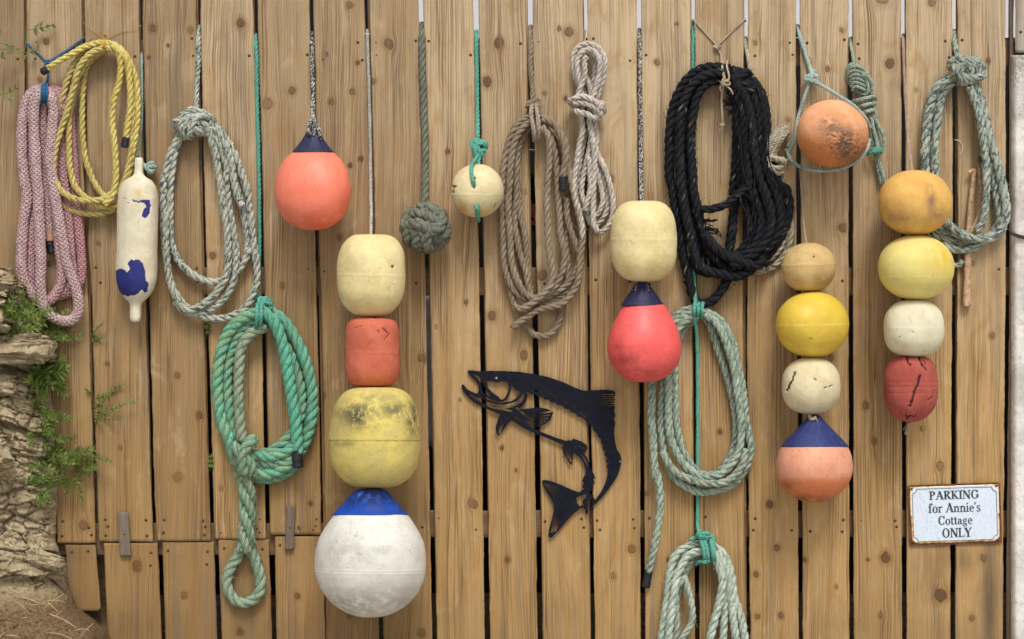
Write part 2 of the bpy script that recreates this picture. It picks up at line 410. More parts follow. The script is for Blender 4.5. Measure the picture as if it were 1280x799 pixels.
KNOTS = [(58,52,5),(191,36,6),(210,57,3),(186,72,3),(50,100,5),(238,38,6),(301,29,7),(334,130,9),(365,114,6),(437,7,6),(487,55,8),(408,68,4),
(447,79,4),(440,115,5),(414,127,5),(466,102,5),(438,207,4),(451,199,4),(424,297,5),(623,54,8),(609,102,8),(711,40,8),(699,36,4),(681,117,4),
(707,124,4),(763,224,6),(615,395,7),(678,345,8),(582,378,4),(655,444,7),(627,560,4),(590,630,7),(645,588,3),(527,448,7),(545,409,4),(404,495,5),
(593,631,6),(527,792,7),(821,78,5),(944,54,4),(962,631,6),(790,687,7),(971,685,6),(945,718,5),(976,770,5),(947,771,5),(766,720,5),(808,617,4),
(1034,86,5),(1052,38,4),(1112,80,8),(1102,-4,12),(1053,285,7),(1039,447,5),(1082,507,6),(1093,551,5),(1153,536,5),(1175,583,7),(1107,697,8),
(1101,769,5),(1176,745,10),(1229,697,6),(1215,773,5),(1006,700,4),(1045,734,4),(1165,3,7),(1145,113,4),(1235,76,4),(250,520,6),(222,597,8),
(277,611,4),(388,630,4),(104,657,8),(171,708,8),(123,305,4),(134,455,4),(266,320,6),(353,357,5),(222,470,5),(15,60,4),(60,330,5),(288,280,4),
(374,660,4),(230,745,6),(300,790,6),(372,745,5),(438,770,5),(575,500,3),(634,700,5),(704,560,4),(757,560,5),(836,700,4),(900,540,4),(900,760,5),
(1240,420,5),(1216,330,4),(1160,350,5),(1225,200,4),(1010,560,3),(846,30,3),(770,330,5),(560,190,4),(655,240,5),(150,560,4),(98,560,3),(30,230,4),(500,330,4),(505,600,5),(720,300,4),(1085,700,3),(985,150,4),(830,470,5)]
STAINS = [(1237,735,13,80,.8),(1158,715,26,40,.42),(1200,700,40,18,.5),(1195,790,60,22,.25),(38,190,16,150,.38),(20,330,30,60,.5),(66,400,18,100,.35),(118,300,9,90,.18),
(360,655,8,20,.2),(668,300,8,120,.15),(90,690,30,12,.25),(1180,250,9,80,.25),(1200,300,8,60,.3),(500,640,30,14,.22),(400,480,8,30,.3),(395,325,9,14,.25),(955,130,14,60,.12),(1245,300,8,200,.15),(140,360,10,200,.16),(225,120,8,120,.20),(300,160,7,140,.16),(20,60,14,120,.3),(75,560,10,90,.35),(480,690,10,90,.2),(940,640,7,120,.22),(1065,300,6,160,.2),(855,690,8,90,.18),(700,760,40,20,.2),(560,770,30,26,.22),(160,780,60,22,.3),(330,785,60,20,.25),(1060,780,60,18,.2),(905,420,8,60,.25)]

def board(name, parent, L, R, y0, y1, mat, seed, d=0.0, res=2.0, screws=(), thick=10, ragged=0.0, round_b=0):
    """L,R: lists of (y,x) polylines of the edges"""
    L = np.array(L, float); R = np.array(R, float)
    ys = np.arange(y0, y1+.01, 2.4); ys[-1] = y1
    n = 34
    t = np.r_[0, 0, .012, .03, np.linspace(.06, .94, n-8), .97, .988, 1, 1]
    dd = np.r_[-thick, -1.6, -.35, 0, np.zeros(n-8), 0, -.35, -1.6, -thick]
    lx = np.interp(ys, L[:, 0], L[:, 1])+.45*noise(ys/23., seed)+.25*noise(ys/4., seed+3)
    rx = np.interp(ys, R[:, 0], R[:, 1])+.45*noise(ys/23., seed+7)+.25*noise(ys/4., seed+9)
    if round_b:
        q = np.clip((ys-(y1-round_b))/round_b, 0, 1); ins = round_b*(1-np.sqrt(np.clip(1-q**2, 0, 1)))
        lx = lx+ins*1.1; rx = rx-ins*.5
    Xg = lx[:, None]+(rx-lx)[:, None]*t[None]; Yg = np.broadcast_to(ys[:, None], Xg.shape).copy()
    tilt = noise(seed*3.1, 1.)*.8
    Dg = d+dd[None]+tilt*(t-.5)[None]+.5*noise(Yg/160., seed, 2.)
    if ragged:
        e = ragged*noise(Xg[-1]/5., seed+5); Yg[-1] += e
        if len(Yg) > 1: Yg[-2] += e*.5
    # flow-field grain around knots
    ph = (Xg-(lx.mean()+rx.mean())/2)+seed*97.3
    ph = ph+1.6*noise(Yg/90., seed, Xg/50.)+.5*noise(Yg/24., seed+4, Xg/24.)
    cx = (noise(seed*1.7, 5.)*.35+.5)*(rx-lx)+lx
    kd = np.full(Xg.shape, 9.0); ks = np.zeros_like(Xg); f = np.zeros_like(Xg)
    for kx, ky, a in KNOTS:
        if kx < lx.min()-14 or kx > rx.max()+14 or ky < y0-60 or ky > y1+60: continue
        a = a*.64
        dx = Xg-kx; dy = (Yg-ky)/1.18
        r2 = dx**2+dy**2; r = np.sqrt(r2)
        f -= dx*(a*1.12)**2/np.maximum(r2+((dy*.0)), a*a*.8)*np.exp(-r2/(a*4.2)**2)*1.05
        inside = (kx >= lx.min()) & (kx <= rx.max())
        if inside:
            ang = np.arctan2(dy, dx)
            kn = r/a*(1+.16*noise(np.cos(ang)*1.3, np.sin(ang)*1.3+kx, ky)+.08*noise(np.cos(ang)*3, np.sin(ang)*3+kx, ky))
            sv = .38+.62*_h(np.int64(kx), np.int64(ky), 3, 4)
            ks = np.where(kn < kd, sv, ks); kd = np.minimum(kd, kn)
    ph = ph+f
    # cathedral figure on some boards
    cath = noise(seed*2.3, 8.)
    if cath > -.1:
        c0 = y0+(y1-y0)*(.5+.4*noise(seed*.7, 3.))
        ph = ph+5*np.exp(-((Xg-cx[:, None])/16)**2)*np.sin((Yg-c0)/120.)
    stn = np.zeros_like(Xg)
    for sx, sy, rx_, ry_, am in STAINS:
        g = np.exp(-((Xg-sx)/rx_)**2-((Yg-sy)/ry_)**2)*am
        stn = np.maximum(stn, g)
    stn = np.maximum(stn, .30*sstep(5, 0, (y1-Yg))) if y1 < 700 else stn
    top = lambda A, v: np.vstack([A[:1]*0+v if v is not None else A[:1], A, A[-1:]*0+v if v is not None else A[-1:]])
    X = top(Xg, None); Y = top(Yg, None); D = top(Dg, None); D[0] = d-thick; D[-1] = d-thick
    PH = top(ph, None); KD = top(kd, None); KS = top(ks, None); ST = top(stn, None)
    nr, nc = X.shape
    i = np.arange(nr-1)[:, None]; j = np.arange(nc-1)[None]
    F = np.stack([i*nc+j, (i+1)*nc+j, (i+1)*nc+j+1, i*nc+j+1], -1).reshape(-1, 4)
    a = Acc(); a.A = {'kd': [], 'ks': [], 'stn': [], 'brd': [], 'tn': []}
    a.add(np.stack([X, Y, D], -1).reshape(-1, 3), F, np.stack([PH, Y], -1).reshape(-1, 2), 0, kd=KD.ravel(), ks=KS.ravel(), tn=float(np.clip(sstep(-50, 900, lx.mean())*.70+.02+.70*_h(np.int64(seed*7), np.int64(3), 1, 2), 0, 1)) if mat in (M['wood'], M['wood_low']) else 1.0, stn=ST.ravel(), brd=float(seed*3.77))
    xb0, xb1 = lx.min(), rx.max()
    Vb = np.array([(lx[0], y0, d-thick), (rx[0], y0, d-thick), (rx[-1], y1, d-thick), (lx[-1], y1, d-thick)])
    a.add(Vb, [[0, 1, 2, 3]], np.array([[seed*97., y] for y in (y0, y0, y1, y1)]), 0, kd=9., stn=0., brd=float(seed))
    for (sx, sy) in screws:
        C, s = spline([(sx, sy, d-2), (sx, sy, d+.15)], 1.0)
        tube(a, C, 1.15, 10, mi=1, kd=9., stn=0., brd=0.)
        tube(a, C-np.array([0, 0, .12]), np.linspace(1.9, 1.9, len(C)), 10, mi=0, kd=.95, ks=.8, stn=.4, brd=0.)
    return a.out(name, [mat, M['screw']], parent)

fence = thing('wooden_fence', 'tall fence of upright pale brown pine boards hung all over with buoys and ropes', 'fence', (640, 832, -5))
def gap(*p): return list(p)
# gap centre lines as (y,x)
G = [[(-260,-110),(840,-100)], [(-260,-42),(840,-34)], [(-260,26),(0,32),(120,33),(380,48),(600,67),(680,70)], [(-260,100),(0,104),(300,108),(380,113),(600,119),(680,122)],
 [(-260,171),(0,176),(360,184),(580,190),(680,194)], [(-260,244),(0,247.5),(200,252),(370,257),(560,262.5),(680,266)], [(-260,315),(0,319),(200,325),(400,330),(590,333.5),(680,335)],
 [(-260,384),(0,389),(280,396),(400,399.5),(600,403.5),(680,405)], [(-260,450),(0,458.5),(200,464.5),(400,468),(600,472),(840,478)], [(-260,520),(0,526),(330,534),(600,540),(840,544)],
 [(-260,590),(0,595),(330,602),(560,606),(840,610)], [(-260,659),(0,662.5),(250,665.5),(430,669.5),(600,672.5),(840,676)], [(-260,730),(0,731.5),(330,733.5),(560,737),(840,742)],
 [(-260,797),(0,798.5),(200,800),(500,802.5),(840,804)], [(-260,865),(0,866),(200,866.5),(500,868.5),(700,871),(840,872)], [(-260,932),(0,932.5),(430,931),(700,934),(840,936)],
 [(-260,996),(0,997.5),(300,998.5),(500,1000),(840,1001)], [(-260,1062),(0,1063),(300,1063.5),(840,1064.5)], [(-260,1127),(0,1129),(200,1129.5),(840,1130.5)],
 [(-260,1192),(0,1193.5),(200,1194),(500,1192.5),(840,1190.5)], [(-260,1260),(0,1259),(300,1259.5),(500,1258),(840,1255)]]
GW = [2,2,1.6,1.7,1.9,2.3,2.2,2.4,2.5,2.6,2.9,2.9,2.4,2.4,2.4,2.3,2.3,2.4,2.4,2.7,2.0]
def off(g, o): return [(y, x+o) for y, x in g]
SCR = [(52, .88, .12), (72, .13, .9), (338, .9, .12), (352, .14, .86), (648, .12, .88), (662, .87, .13)]
for i in range(len(G)-1):
    low = 678-i*.9 if 1 <= i <= 6 else 840
    if i == 7: low = 668
    L = off(G[i], GW[i]*1.13); R = off(G[i+1], -GW[i+1]*1.13)
    if i == 7: low = 840
    if i == 6: low = 668.5
    if i <= 5 and i > 1: low = {2: 679, 3: 677.5, 4: 676.5, 5: 674}[i]
    sc = []
    for (y, a, b) in SCR:
        for q in (a, b):
            if rng.uniform() < .62 and y < low-4:
                lx = np.interp(y, [p[0] for p in L], [p[1] for p in L]); rx = np.interp(y, [p[0] for p in R], [p[1] for p in R])
                sc.append((lx+(rx-lx)*q+rng.uniform(-3, 3), y+rng.uniform(-4, 4)))
    if low < 700:
        for q in (.12, .88):
            lx = np.interp(low, [p[0] for p in L], [p[1] for p in L]); rx = np.interp(low, [p[0] for p in R], [p[1] for p in R]); sc.append((lx+(rx-lx)*q, low-9+rng.uniform(-2, 2)))
    L = [p for p in L]; R = [p for p in R]
    board('board', fence, L, R, -260, low, M['wood'], i+1, d=rng.uniform(-.7, .7), screws=sc, ragged=.5 if low < 700 else 0)
# short lower course on the left
low = [([(679,81),(764,88)], [(679,119),(764,127)], 764, 8, 681), ([(670,129.5),(840,137)], [(670,197),(840,204)], 840, 0, 679), ([(670,203),(840,208)], [(670,267.5),(840,273)], 840, 0, 677.5),
       ([(670,273),(840,279)], [(670,336),(840,341.5)], 840, 0, 674.5), ([(660,343),(840,346.5)], [(660,404.5),(840,407.5)], 840, 0, 670.5)]
for q, (L, R, yb, rb, yt) in enumerate(low):
    lx = L[0][1]; rx = R[0][1]
    board('board', fence, L, R, yt, yb, M['wood_low'], 31+q, d=-1.2, round_b=rb, screws=[(lx+7, yt+11), (rx-8, yt+12), (rx-9, yt+28)] if q else [(lx+9, yt+9), (rx-9, yt+8)])
def rail(y0, y1, x0, x1, seed, d=-11):
    # horizontal rail: board() drawn lying down
    a = Acc(); n = 120
    xs = np.linspace(x0, x1, n); t = np.array([0, 0, .03, .2, .4, .6, .8, .97, 1, 1]); dd = np.array([-26, -1, 0, 0, 0, 0, 0, 0, -1, -26.])+d
    X = np.broadcast_to(xs[:, None], (n, 10)); Y = y0+(y1-y0)*t[None]+.6*noise(X/60., seed); D = np.broadcast_to(dd[None], (n, 10))
    i = np.arange(n-1)[:, None]; j = np.arange(9)[None]
    F = np.stack([i*10+j, (i+1)*10+j, (i+1)*10+j+1, i*10+j+1], -1).reshape(-1, 4)
    a.A = {'kd': [], 'ks': [], 'stn': [], 'brd': [], 'tn': []}
    a.add(np.stack([X, Y, D], -1).reshape(-1, 3), F, np.stack([Y+seed*33, X], -1).reshape(-1, 2), 0, kd=9., stn=0., brd=seed*2.3)
    a.out('rail', M['wood_rail'], fence)
rail(50, 84, -110, 1262, 1); rail(334, 369, -110, 1262, 2); rail(638, 672, 410, 1262, 3); rail(654, 694, 60, 409, 4)
# dark edge post beside the plaster wall
board('edge_post', fence, [(-260,1261.5),(400,1261.5),(500,1260),(840,1257)], [(-260,1267.5),(180,1267),(260,1270),(420,1270),(600,1267),(840,1265)], -260, 840, M['wood_dark'], 51, d=-3, thick=30)

# small grey wood blocks screwed over the joint
def block(label, q, seed, d):
    a = Acc(); a.A = {'kd': [], 'ks': [], 'stn': [], 'brd': [], 'tn': []}
    n = 26; ys = np.linspace(0, 1, n); t = np.array([0, 0, .08, .3, .5, .7, .92, 1, 1]); dd = np.array([0, .8, 1, 1, 1, 1, 1, .8, 0.])
    (xl0, yt), (xr0, _), (xr1, yb), (xl1, _) = q
    Y = np.broadcast_to((yt+(yb-yt)*ys)[:, None], (n, 9)).copy(); lx = (xl0+(xl1-xl0)*ys)[:, None]; rx = (xr0+(xr1-xr0)*ys)[:, None]
    X = lx+(rx-lx)*t[None]+.3*noise(Y/3., seed); D = .3+(d-.3)*dd[None]*(1+.08*noise(X/3., Y/9., seed))
    X = np.vstack([X[:1], X, X[-1:]]); Y = np.vstack([Y[:1]-.6, Y, Y[-1:]+.6]); D = np.vstack([D[:1]*0+.3, D, D[-1:]*0+.3])
    nr, nc = X.shape; i = np.arange(nr-1)[:, None]; j = np.arange(nc-1)[None]
    F = np.stack([i*nc+j, (i+1)*nc+j, (i+1)*nc+j+1, i*nc+j+1], -1).reshape(-1, 4)
    a.add(np.stack([X, Y, D], -1).reshape(-1, 3), F, np.stack([X*1.6+seed*9, Y], -1).reshape(-1, 2), 0, kd=9., stn=.25*np.ones(nr*nc), brd=float(seed))
    C, s = spline([((xl0+xr1)/2, (yt+yb)/2, d-1), ((xl0+xr1)/2, (yt+yb)/2, d+.3)], .5); tube(a, C, 1.1, 10, mi=1, kd=9., stn=0., brd=0.)
    o = a.out('wood_block', [M['wood_old'], M['screw']]); tag(o, label, 'wood block', 'turn blocks on the fence joint')
block('small silvery weathered wood block screwed over the joint at the left end of the fence', [(147,641),(160,641),(164,695),(150,694)], 61, 5)
block('small brown weathered wood block screwed over the joint between green rope and white buoy', [(358,633),(369,633),(367.5,687),(356,686)], 62, 5)

# ---------- right plaster wall ----------
def sheet(name, x0, x1, y0, y1, res, dfun, mat, parent=None, back=-40, label=None, cat=None, kind=None, extra=None):
    xs = np.arange(x0, x1+.01, res); ys = np.arange(y0, y1+.01, res)
    X, Y = np.meshgrid(xs, ys); D = dfun(X, Y)
    X = np.hstack([X[:, :1], X, X[:, -1:]]); Y = np.hstack([Y[:, :1], Y, Y[:, -1:]]); D = np.hstack([D[:, :1]*0+back, D, D[:, -1:]*0+back])
    X = np.vstack([X[:1], X, X[-1:]]); Y = np.vstack([Y[:1], Y, Y[-1:]]); D = np.vstack([D[:1]*0+back, D, D[-1:]*0+back])
    nr, nc = X.shape; i = np.arange(nr-1)[:, None]; j = np.arange(nc-1)[None]
    F = np.stack([i*nc+j, (i+1)*nc+j, (i+1)*nc+j+1, i*nc+j+1], -1).reshape(-1, 4)
    a = Acc(); a.add(np.stack([X, Y, D], -1).reshape(-1, 3), F, np.stack([X, Y], -1).reshape(-1, 2))
    o = a.out(name, mat, parent)
    return tag(o, label, cat, None, kind) if (label or kind) else o
def mat_plaster():
    t = NT('plaster'); p = t.geo(); n = t.noise(p, 60., 5, .65); b = t.noise(p, 7., 5, .65, .5); so = t.sep(p)
    c = t.mix(t.rng(b, .38, .66), srgb(222, 217, 210), srgb(190, 184, 176))
    c = t.mix(t.rng(n, .5, .72, 0, .5), c, srgb(138, 132, 128))
    up = t.rng(t.math('MULTIPLY_ADD', b, .5, so[2]), 1.62, 1.95)
    grit = t.noise(p, 170., 4, .8)
    c = t.mix(t.math('MULTIPLY', up, t.rng(grit, .38, .62, .25, 1.)), c, srgb(128, 122, 112))
    return t.fin(c, .92, t.bump(t.math('ADD', n, t.math('MULTIPLY', grit, .6)), .8, .003), .2)
M['plaster'] = mat_plaster()
pw = lambda X, Y: 6+1.6*fbm(X/24., Y/24., 3., 5)+.8*fbm(X/5., Y/5., 3., 8)-9*sstep(1270, 1263.5+1.5*0, X)
pwall = sheet('plaster_wall', 1263.5, 1660, 69, 850, 3., lambda X, Y: pw(X, Y)-1.5*np.exp(-((Y-326)/3.)**2)+3*sstep(330, 326, Y)*0, M['plaster'], label='rough whitewashed plaster wall closing the right end of the fence', cat='wall')
# metal strap between plaster and fence
a = Acc(); C, s = spline([(1262, 290, 7), (1270, 294, 9.5), (1282, 297, 9), (1310, 299, 9)], 1.5); tube(a, C, 2.2, 8)
M['iron'] = mat_plain('old_iron', srgb(44, 42, 44), .6, 120, .5, srgb(80, 64, 54))
tag(a.out('iron_strap', M['iron']), 'short dark iron strap fixed across the edge of the white plaster wall', 'metal strap')
bm_ = Acc(); bm_.A = {}
o = board('wall_beam', None, [(-260,1270),(67,1269)], [(-260,1660),(67,1660)], -260, 66, M['wood_old'], 66, d=4, thick=26, screws=[(1276, 40)])
tag(o, 'grey weathered timber above the plaster wall in the top right corner', 'beam')

# ---------- behind the fence ----------
def slab(name, x0, x1, y0, y1, d0, d1, mat, **k):
    V = W([(x, y, d) for d in (d0, d1) for y in (y0, y1) for x in (x0, x1)])
    # real box: keep size of front face
    lo = W([(x0, y1, d0)])[0]; hi = W([(x1, y0, d0)])[0]
    y_a, y_b = -d0*S, -d1*S
    return put_box(name, (lo[0], min(y_a, y_b), lo[2]), (hi[0], max(y_a, y_b), hi[2]), mat, b=.004)
M['dark'] = mat_plain('shade_slab_dark', srgb(24, 22, 20), .95, 9, .5, srgb(14, 13, 13))  # near black colour that paints the shade behind the boards
M['render'] = mat_plain('white_render', srgb(206, 206, 212), .9, 3, .15, srgb(214, 214, 218))
M['bright_strip'] = mat_plain('bright_strip_white', srgb(240, 242, 246), .4, 20, .3, srgb(160, 162, 168))
tag(slab('shade_slab', 470, 1500, 47, 760, -420, -700, M['dark']), 'low dark slab added as the shade seen through the fence gaps', 'backdrop')  # added slab, its dark colour stands in for shade behind the fence
tag(slab('shade_slab', -300, 466, -120, 760, -400, -700, M['dark']), 'taller dark slab added as the shade behind the left end of the fence', 'backdrop')  # second added slab, taller, painting the gaps dark on the left
wb = put_box('white_house', (-7, 9, 0), (9, 12, 7.5), M['render'], b=.01); tag(wb, 'white rendered house beyond the fence, showing through the gaps at the top', 'house')
a = Acc(); C, s = spline([(537, 372, -240), (540.5, 556, -240)], 6); tube(a, C, 10, 20); 
tag(a.out('bright_strip_tube', M['bright_strip']), 'white tube added for the bright strip in the gap left of the metal fish', 'pipe')  # added tube, stands in for the bright scene beyond this gap
a = Acc(); C, s = spline([(1131, 214, -64), (1131.5, 236, -64)], 4); tube(a, C, 5, 12); C, s = spline([(1130.5, 495, -40), (1131, 560, -40)], 4); 
t = NT('pink_cloth'); g = t.sep(t.geo()); n = t.noise(t.geo(), 26., 2, .5, 1.2)
M['cloth'] = t.fin(t.mix(t.rng(n, .52, .56), srgb(232, 150, 128), srgb(24, 22, 26)), .8)
xs, ys = np.meshgrid(np.linspace(650, 682, 20), np.linspace(219, 288, 30))
cl = np.stack([xs, ys, -130+2.5*np.sin(xs/3.)+1.5*noise(xs/9., ys/14.)], -1).reshape(-1, 3)
i = np.arange(29)[:, None]; j = np.arange(19)[None]
a = Acc(); F = np.stack([i*20+j, (i+1)*20+j, (i+1)*20+j+1, i*20+j+1], -1).reshape(-1, 4); a.add(cl, F); cb = cl.copy(); cb[:, 2] -= 1.2; a.add(cb, F)
tag(a.out('cloth', M['cloth']), 'pink cloth with black pattern glimpsed through the gap behind the brown rope coil', 'cloth')

# ---------- ground ----------
def mat_soil():
    t = NT('soil'); p = t.geo(); n = t.noise(p, 34., 6, .7); b = t.noise(p, 5., 4); f = t.noise(p, 220., 4, .7)
    c = t.mix(t.rng(n, .36, .66), srgb(112, 92, 66), srgb(70, 56, 42)); c = t.mix(t.rng(f, .5, .7, 0, .6), c, srgb(146, 124, 92))
    c = t.mix(t.rng(b, .5, .7, 0, .4), c, srgb(92, 84, 60))
    return t.fin(c, .95, t.bump(t.math('ADD', n, f), .9, .006), .1)
M['soil'] = mat_soil()
gx = np.r_[-60, -20, -8, np.linspace(-3.2, 3.2, 160), 8, 20, 60]; gy = np.r_[-60, -20, -8, np.linspace(-3.4, .8, 120), 3, 20, 60]
X, Y = np.meshgrid(gx, gy); Z = .009*fbm(X*6, Y*6, 0, 3)*(np.abs(X) < 4)-.012
nr, nc = X.shape; i = np.arange(nr-1)[:, None]; j = np.arange(nc-1)[None]
tag(put('ground', np.stack([X, Y, Z], -1).reshape(-1, 3), np.stack([i*nc+j, i*nc+j+1, (i+1)*nc+j+1, (i+1)*nc+j], -1).reshape(-1, 4), M['soil']), None, None, None, 'structure')

# ---------- stone wall left ----------
def mat_stone():
    t = NT('slate_stone'); p = t.geo(); so = t.sep(p)
    n = t.noise(p, 26., 6, .7, .6); f = t.noise(p, 150., 5, .75); st = t.noise(t.comb(t.math('MULTIPLY', so[0], 9.), t.math('MULTIPLY', so[1], 9.), t.math('MULTIPLY', so[2], 60.)), 1., 5, .65, .5)
    c = t.mix(t.rng(n, .34, .66), srgb(192, 176, 145), srgb(148, 130, 101))
    c = t.mix(t.rng(st, .45, .68, 0, .5), c, srgb(200, 186, 156))
    c = t.mix(t.rng(f, .50, .70, 0, .55), c, srgb(92, 76, 56))
    c = t.mix(t.rng(t.noise(p, 11., 3), .55, .7, 0, .5), c, srgb(120, 112, 80))
    low = t.rng(t.math('MULTIPLY_ADD', n, .12, so[2]), .315, .235)
    c = t.mix(low, c, t.mix(t.rng(f, .35, .65), srgb(134, 112, 82), srgb(84, 68, 50)))
    return t.fin(c, .93, t.bump(t.math('ADD', t.math('ADD', n, st), t.math('MULTIPLY', f, .6)), .9, .006), .15)
M['stone'] = mat_stone()
swall = thing('stone_wall', 'crumbling tan stone and earth bank with plants growing from it at the left end of the fence', 'stone wall', (0, 832, 20))
# right outline of the wall mass at each height
OUT_Y = np.array([330, 352, 372, 400, 430, 456, 480, 520, 560, 600, 640, 672, 700, 735, 760, 785, 800, 840, 860])
OUT_X = np.array([14, 22, 36, 56, 60, 52, 62, 66, 68, 71, 72, 70, 76, 86, 98, 130, 140, 160, 170])
def plates(x, y, seed):
    """fractured plates: every cell is its own tilted facet; returns height, distance to the crack"""
    xi, yi = np.floor(x).astype(np.int64), np.floor(y).astype(np.int64)
    d1 = np.full(x.shape, 9.); d2 = d1.copy(); h = np.zeros(x.shape)
    for a in (-1, 0, 1):
        for b in (-1, 0, 1):
            cx_, cy_ = xi+a, yi+b
            px_ = cx_+.15+.7*_h(cx_, cy_, 1, seed); py_ = cy_+.15+.7*_h(cx_, cy_, 2, seed)
            d = np.hypot(x-px_, y-py_)
            hh = (_h(cx_, cy_, 3, seed)-.5)*1.6+(x-px_)*(_h(cx_, cy_, 4, seed)-.5)*1.8+(y-py_)*((_h(cx_, cy_, 5, seed)-.2)*1.6)
            n1 = d < d1; d2 = np.where(n1, d1, np.minimum(d2, d)); h = np.where(n1, hh, h); d1 = np.where(n1, d, d1)
    return h, d2-d1
def rock_d(X, Y):
    ox = np.interp(Y, OUT_Y, OUT_X)+3.0*fbm(Y/9., 1.2, X/60., 9)
    w = np.clip((ox-X)/40., 0, 1.6)
    d = 42*np.sqrt(np.clip(w, 0, 1))+16*np.clip(w-1, 0, 1)
    wx = X+10*fbm(X/34., Y/34., 0, 21); wy = Y-.16*X+9*fbm(X/44., Y/30., 3., 22)
    h1, c1 = plates(wx/46., wy/19., 5); h2, c2 = plates(wx/19.+3, wy/8., 6); h3, c3 = plates(wx/8., wy/4.2, 7)
    low = sstep(722, 752, Y); edge = sstep(0, 16, ox-X)
    rel = 10*h1-6*sstep(.10, 0, c1)+4.2*h2-3*sstep(.13, 0, c2)+1.7*h3-1.0*sstep(.16, 0, c3)
    rel = rel*(1-.8*low)*(.35+.65*edge)+1.2*fbm(X/3., Y/2.2, 0, 61, 4)+low*(3*fbm(X/16., Y/12., 0, 71, 5)+1.5*noise(X/3., Y/3., 2.))
    led = -14*np.exp(-((Y-460)/8.)**2)*sstep(0, 6, X)+7*np.exp(-((Y-382)/14.)**2)
    d = d+rel+led*edge+low*np.clip((Y-735)*.75, 0, 80)*sstep(-2, 30, ox-X)
    return np.where(X > ox, -14+np.clip((ox-X)*1.2, -30, 0), np.maximum(d, -6))
sheet('stone_mass', -420, 175, 335, 872, 1.35, rock_d, M['stone'], swall, back=-60)
def stone(cx, cy, d, rx, ry, rd, seed, rot=0.0):
    n1, n2 = 150, 90
    u = np.linspace(0, 2*math.pi, n1, endpoint=False); v = np.linspace(-math.pi/2, math.pi/2, n2)
    U, Vv = np.meshgrid(u, v)
    sp = lambda c, e: np.sign(c)*np.abs(c)**e
    x = sp(np.cos(Vv), .38)*sp(np.cos(U), .5); z = sp(np.cos(Vv), .38)*sp(np.sin(U), .5); y = sp(np.sin(Vv), .4)
    q = 1+.30*fbm(x*1.5+seed, y*1.5, z*1.5, seed)+.14*fbm(x*4, y*7+seed, z*4, seed+4)+.07*np.abs(fbm(x*11, y*16+seed, z*11, seed+6))
    ph_, pc_ = plates(x*2.1+seed*3+y*.4, y*2.6+z*1.2, seed)
    q = q+.11*ph_-.07*sstep(.1, 0, pc_)
    x, y, z = x*q*rx, y*q*ry, z*q*rd
    c, s_ = math.cos(rot), math.sin(rot)
    P = np.stack([cx+x*c-y*s_, cy+x*s_+y*c, d+z], -1).reshape(-1, 3)
    i = np.arange(n2-1)[:, None]; j = np.arange(n1)[None]; j2 = (j+1) % n1
    a = Acc(); a.add(P, np.stack([i*n1+j, i*n1+j2, (i+1)*n1+j2, (i+1)*n1+j], -1).reshape(-1, 4)); a.out('stone', M['stone'], swall)
stone(18, 436, 42, 46, 17, 38, 3, .03); stone(-60, 395, 60, 66, 26, 44, 4, -.05); stone(-34, 356, 34, 54, 12, 34, 5, .12)
stone(-4, 480, 42, 24, 12, 22, 6, .1); stone(-74, 500, 64, 52, 34, 40, 7); stone(-34, 560, 60, 46, 20, 30, 9, .1)
stone(56, 700, 34, 24, 10, 14, 12, .3); stone(2, 360, 20, 26, 8, 22, 15, .08)

# dry straws on the bank: uncountable
M['straw'] = mat_plain('dry_straw', srgb(206, 180, 138), .8, 60, .5, srgb(150, 122, 84))
a = Acc()
for q in range(95):
    x = rng.uniform(-120, 100); y = rng.uniform(735, 845)
    if q > 120: x = rng.uniform(-20, 90); y = rng.uniform(765, 812)
    if x > 70 and y < 785: continue
    d = float(np.max(rock_d(np.array([x]), np.array([y])))); d = max(d, 0)+1.5
    an = rng.uniform(-.9, .9)+(math.pi if rng.uniform() < .5 else 0); L = rng.uniform(12, 42)
    P = [(x, y, d), (x+L*.5*math.cos(an), y+L*.5*math.sin(an)-rng.uniform(0, 3), d+rng.uniform(0, 8)), (x+L*math.cos(an), y+L*math.sin(an), d+rng.uniform(-5, 6))]
    C, s = spline(P, 3.5); tube(a, C, rng.uniform(.3, .65), 4)
tag(a.out('dry_grass', M['straw']), 'dry straw and dead grass scattered on the bank', 'dry grass', None, 'stuff')

M['nylon'] = mat_plain('nylon_line', srgb(206, 204, 198), .5, 60, .3)
for lab, P in (('thin white nylon tie across the gap inside the brown coil', [(661, 186.5, -3), (663, 187, 1), (667, 187.5, 1), (669, 187, -3)]),
               ('loose curl of thin twine at the gap inside the grey green coil', [(1193, 175, -4), (1194.5, 175, 1), (1199, 176, 2), (1203, 182, 2), (1202, 190, 1.5), (1199, 195, 1)]),
               ('short white tie across the gap above the thin pale cord', [(454, 42, -3), (457, 42.5, 1.2), (461, 42.5, 1.2), (464, 42, -3)])):
    a = Acc(); tube(a, spline(P, 1.0)[0], .5, 6); tag(a.out('string', M['nylon']), lab, 'string')

M['concrete'] = mat_plain('bounce_concrete', srgb(196, 192, 184), .9, 12, .4, srgb(160, 156, 148), .3)
X, Y = np.meshgrid(np.linspace(-3.0, 12, 60), np.linspace(-14, -.16, 60)); Z = .016+.001*noise(X, Y)
i = np.arange(59)[:, None]; j = np.arange(59)[None]
tag(put('bounce_paving', np.stack([X, Y, Z], -1).reshape(-1, 3), np.stack([i*60+j, i*60+j+1, (i+1)*60+j+1, (i+1)*60+j], -1).reshape(-1, 4), M['concrete']), None, None, None, 'structure')  # unseen pale paving added to bounce light up onto the buoys
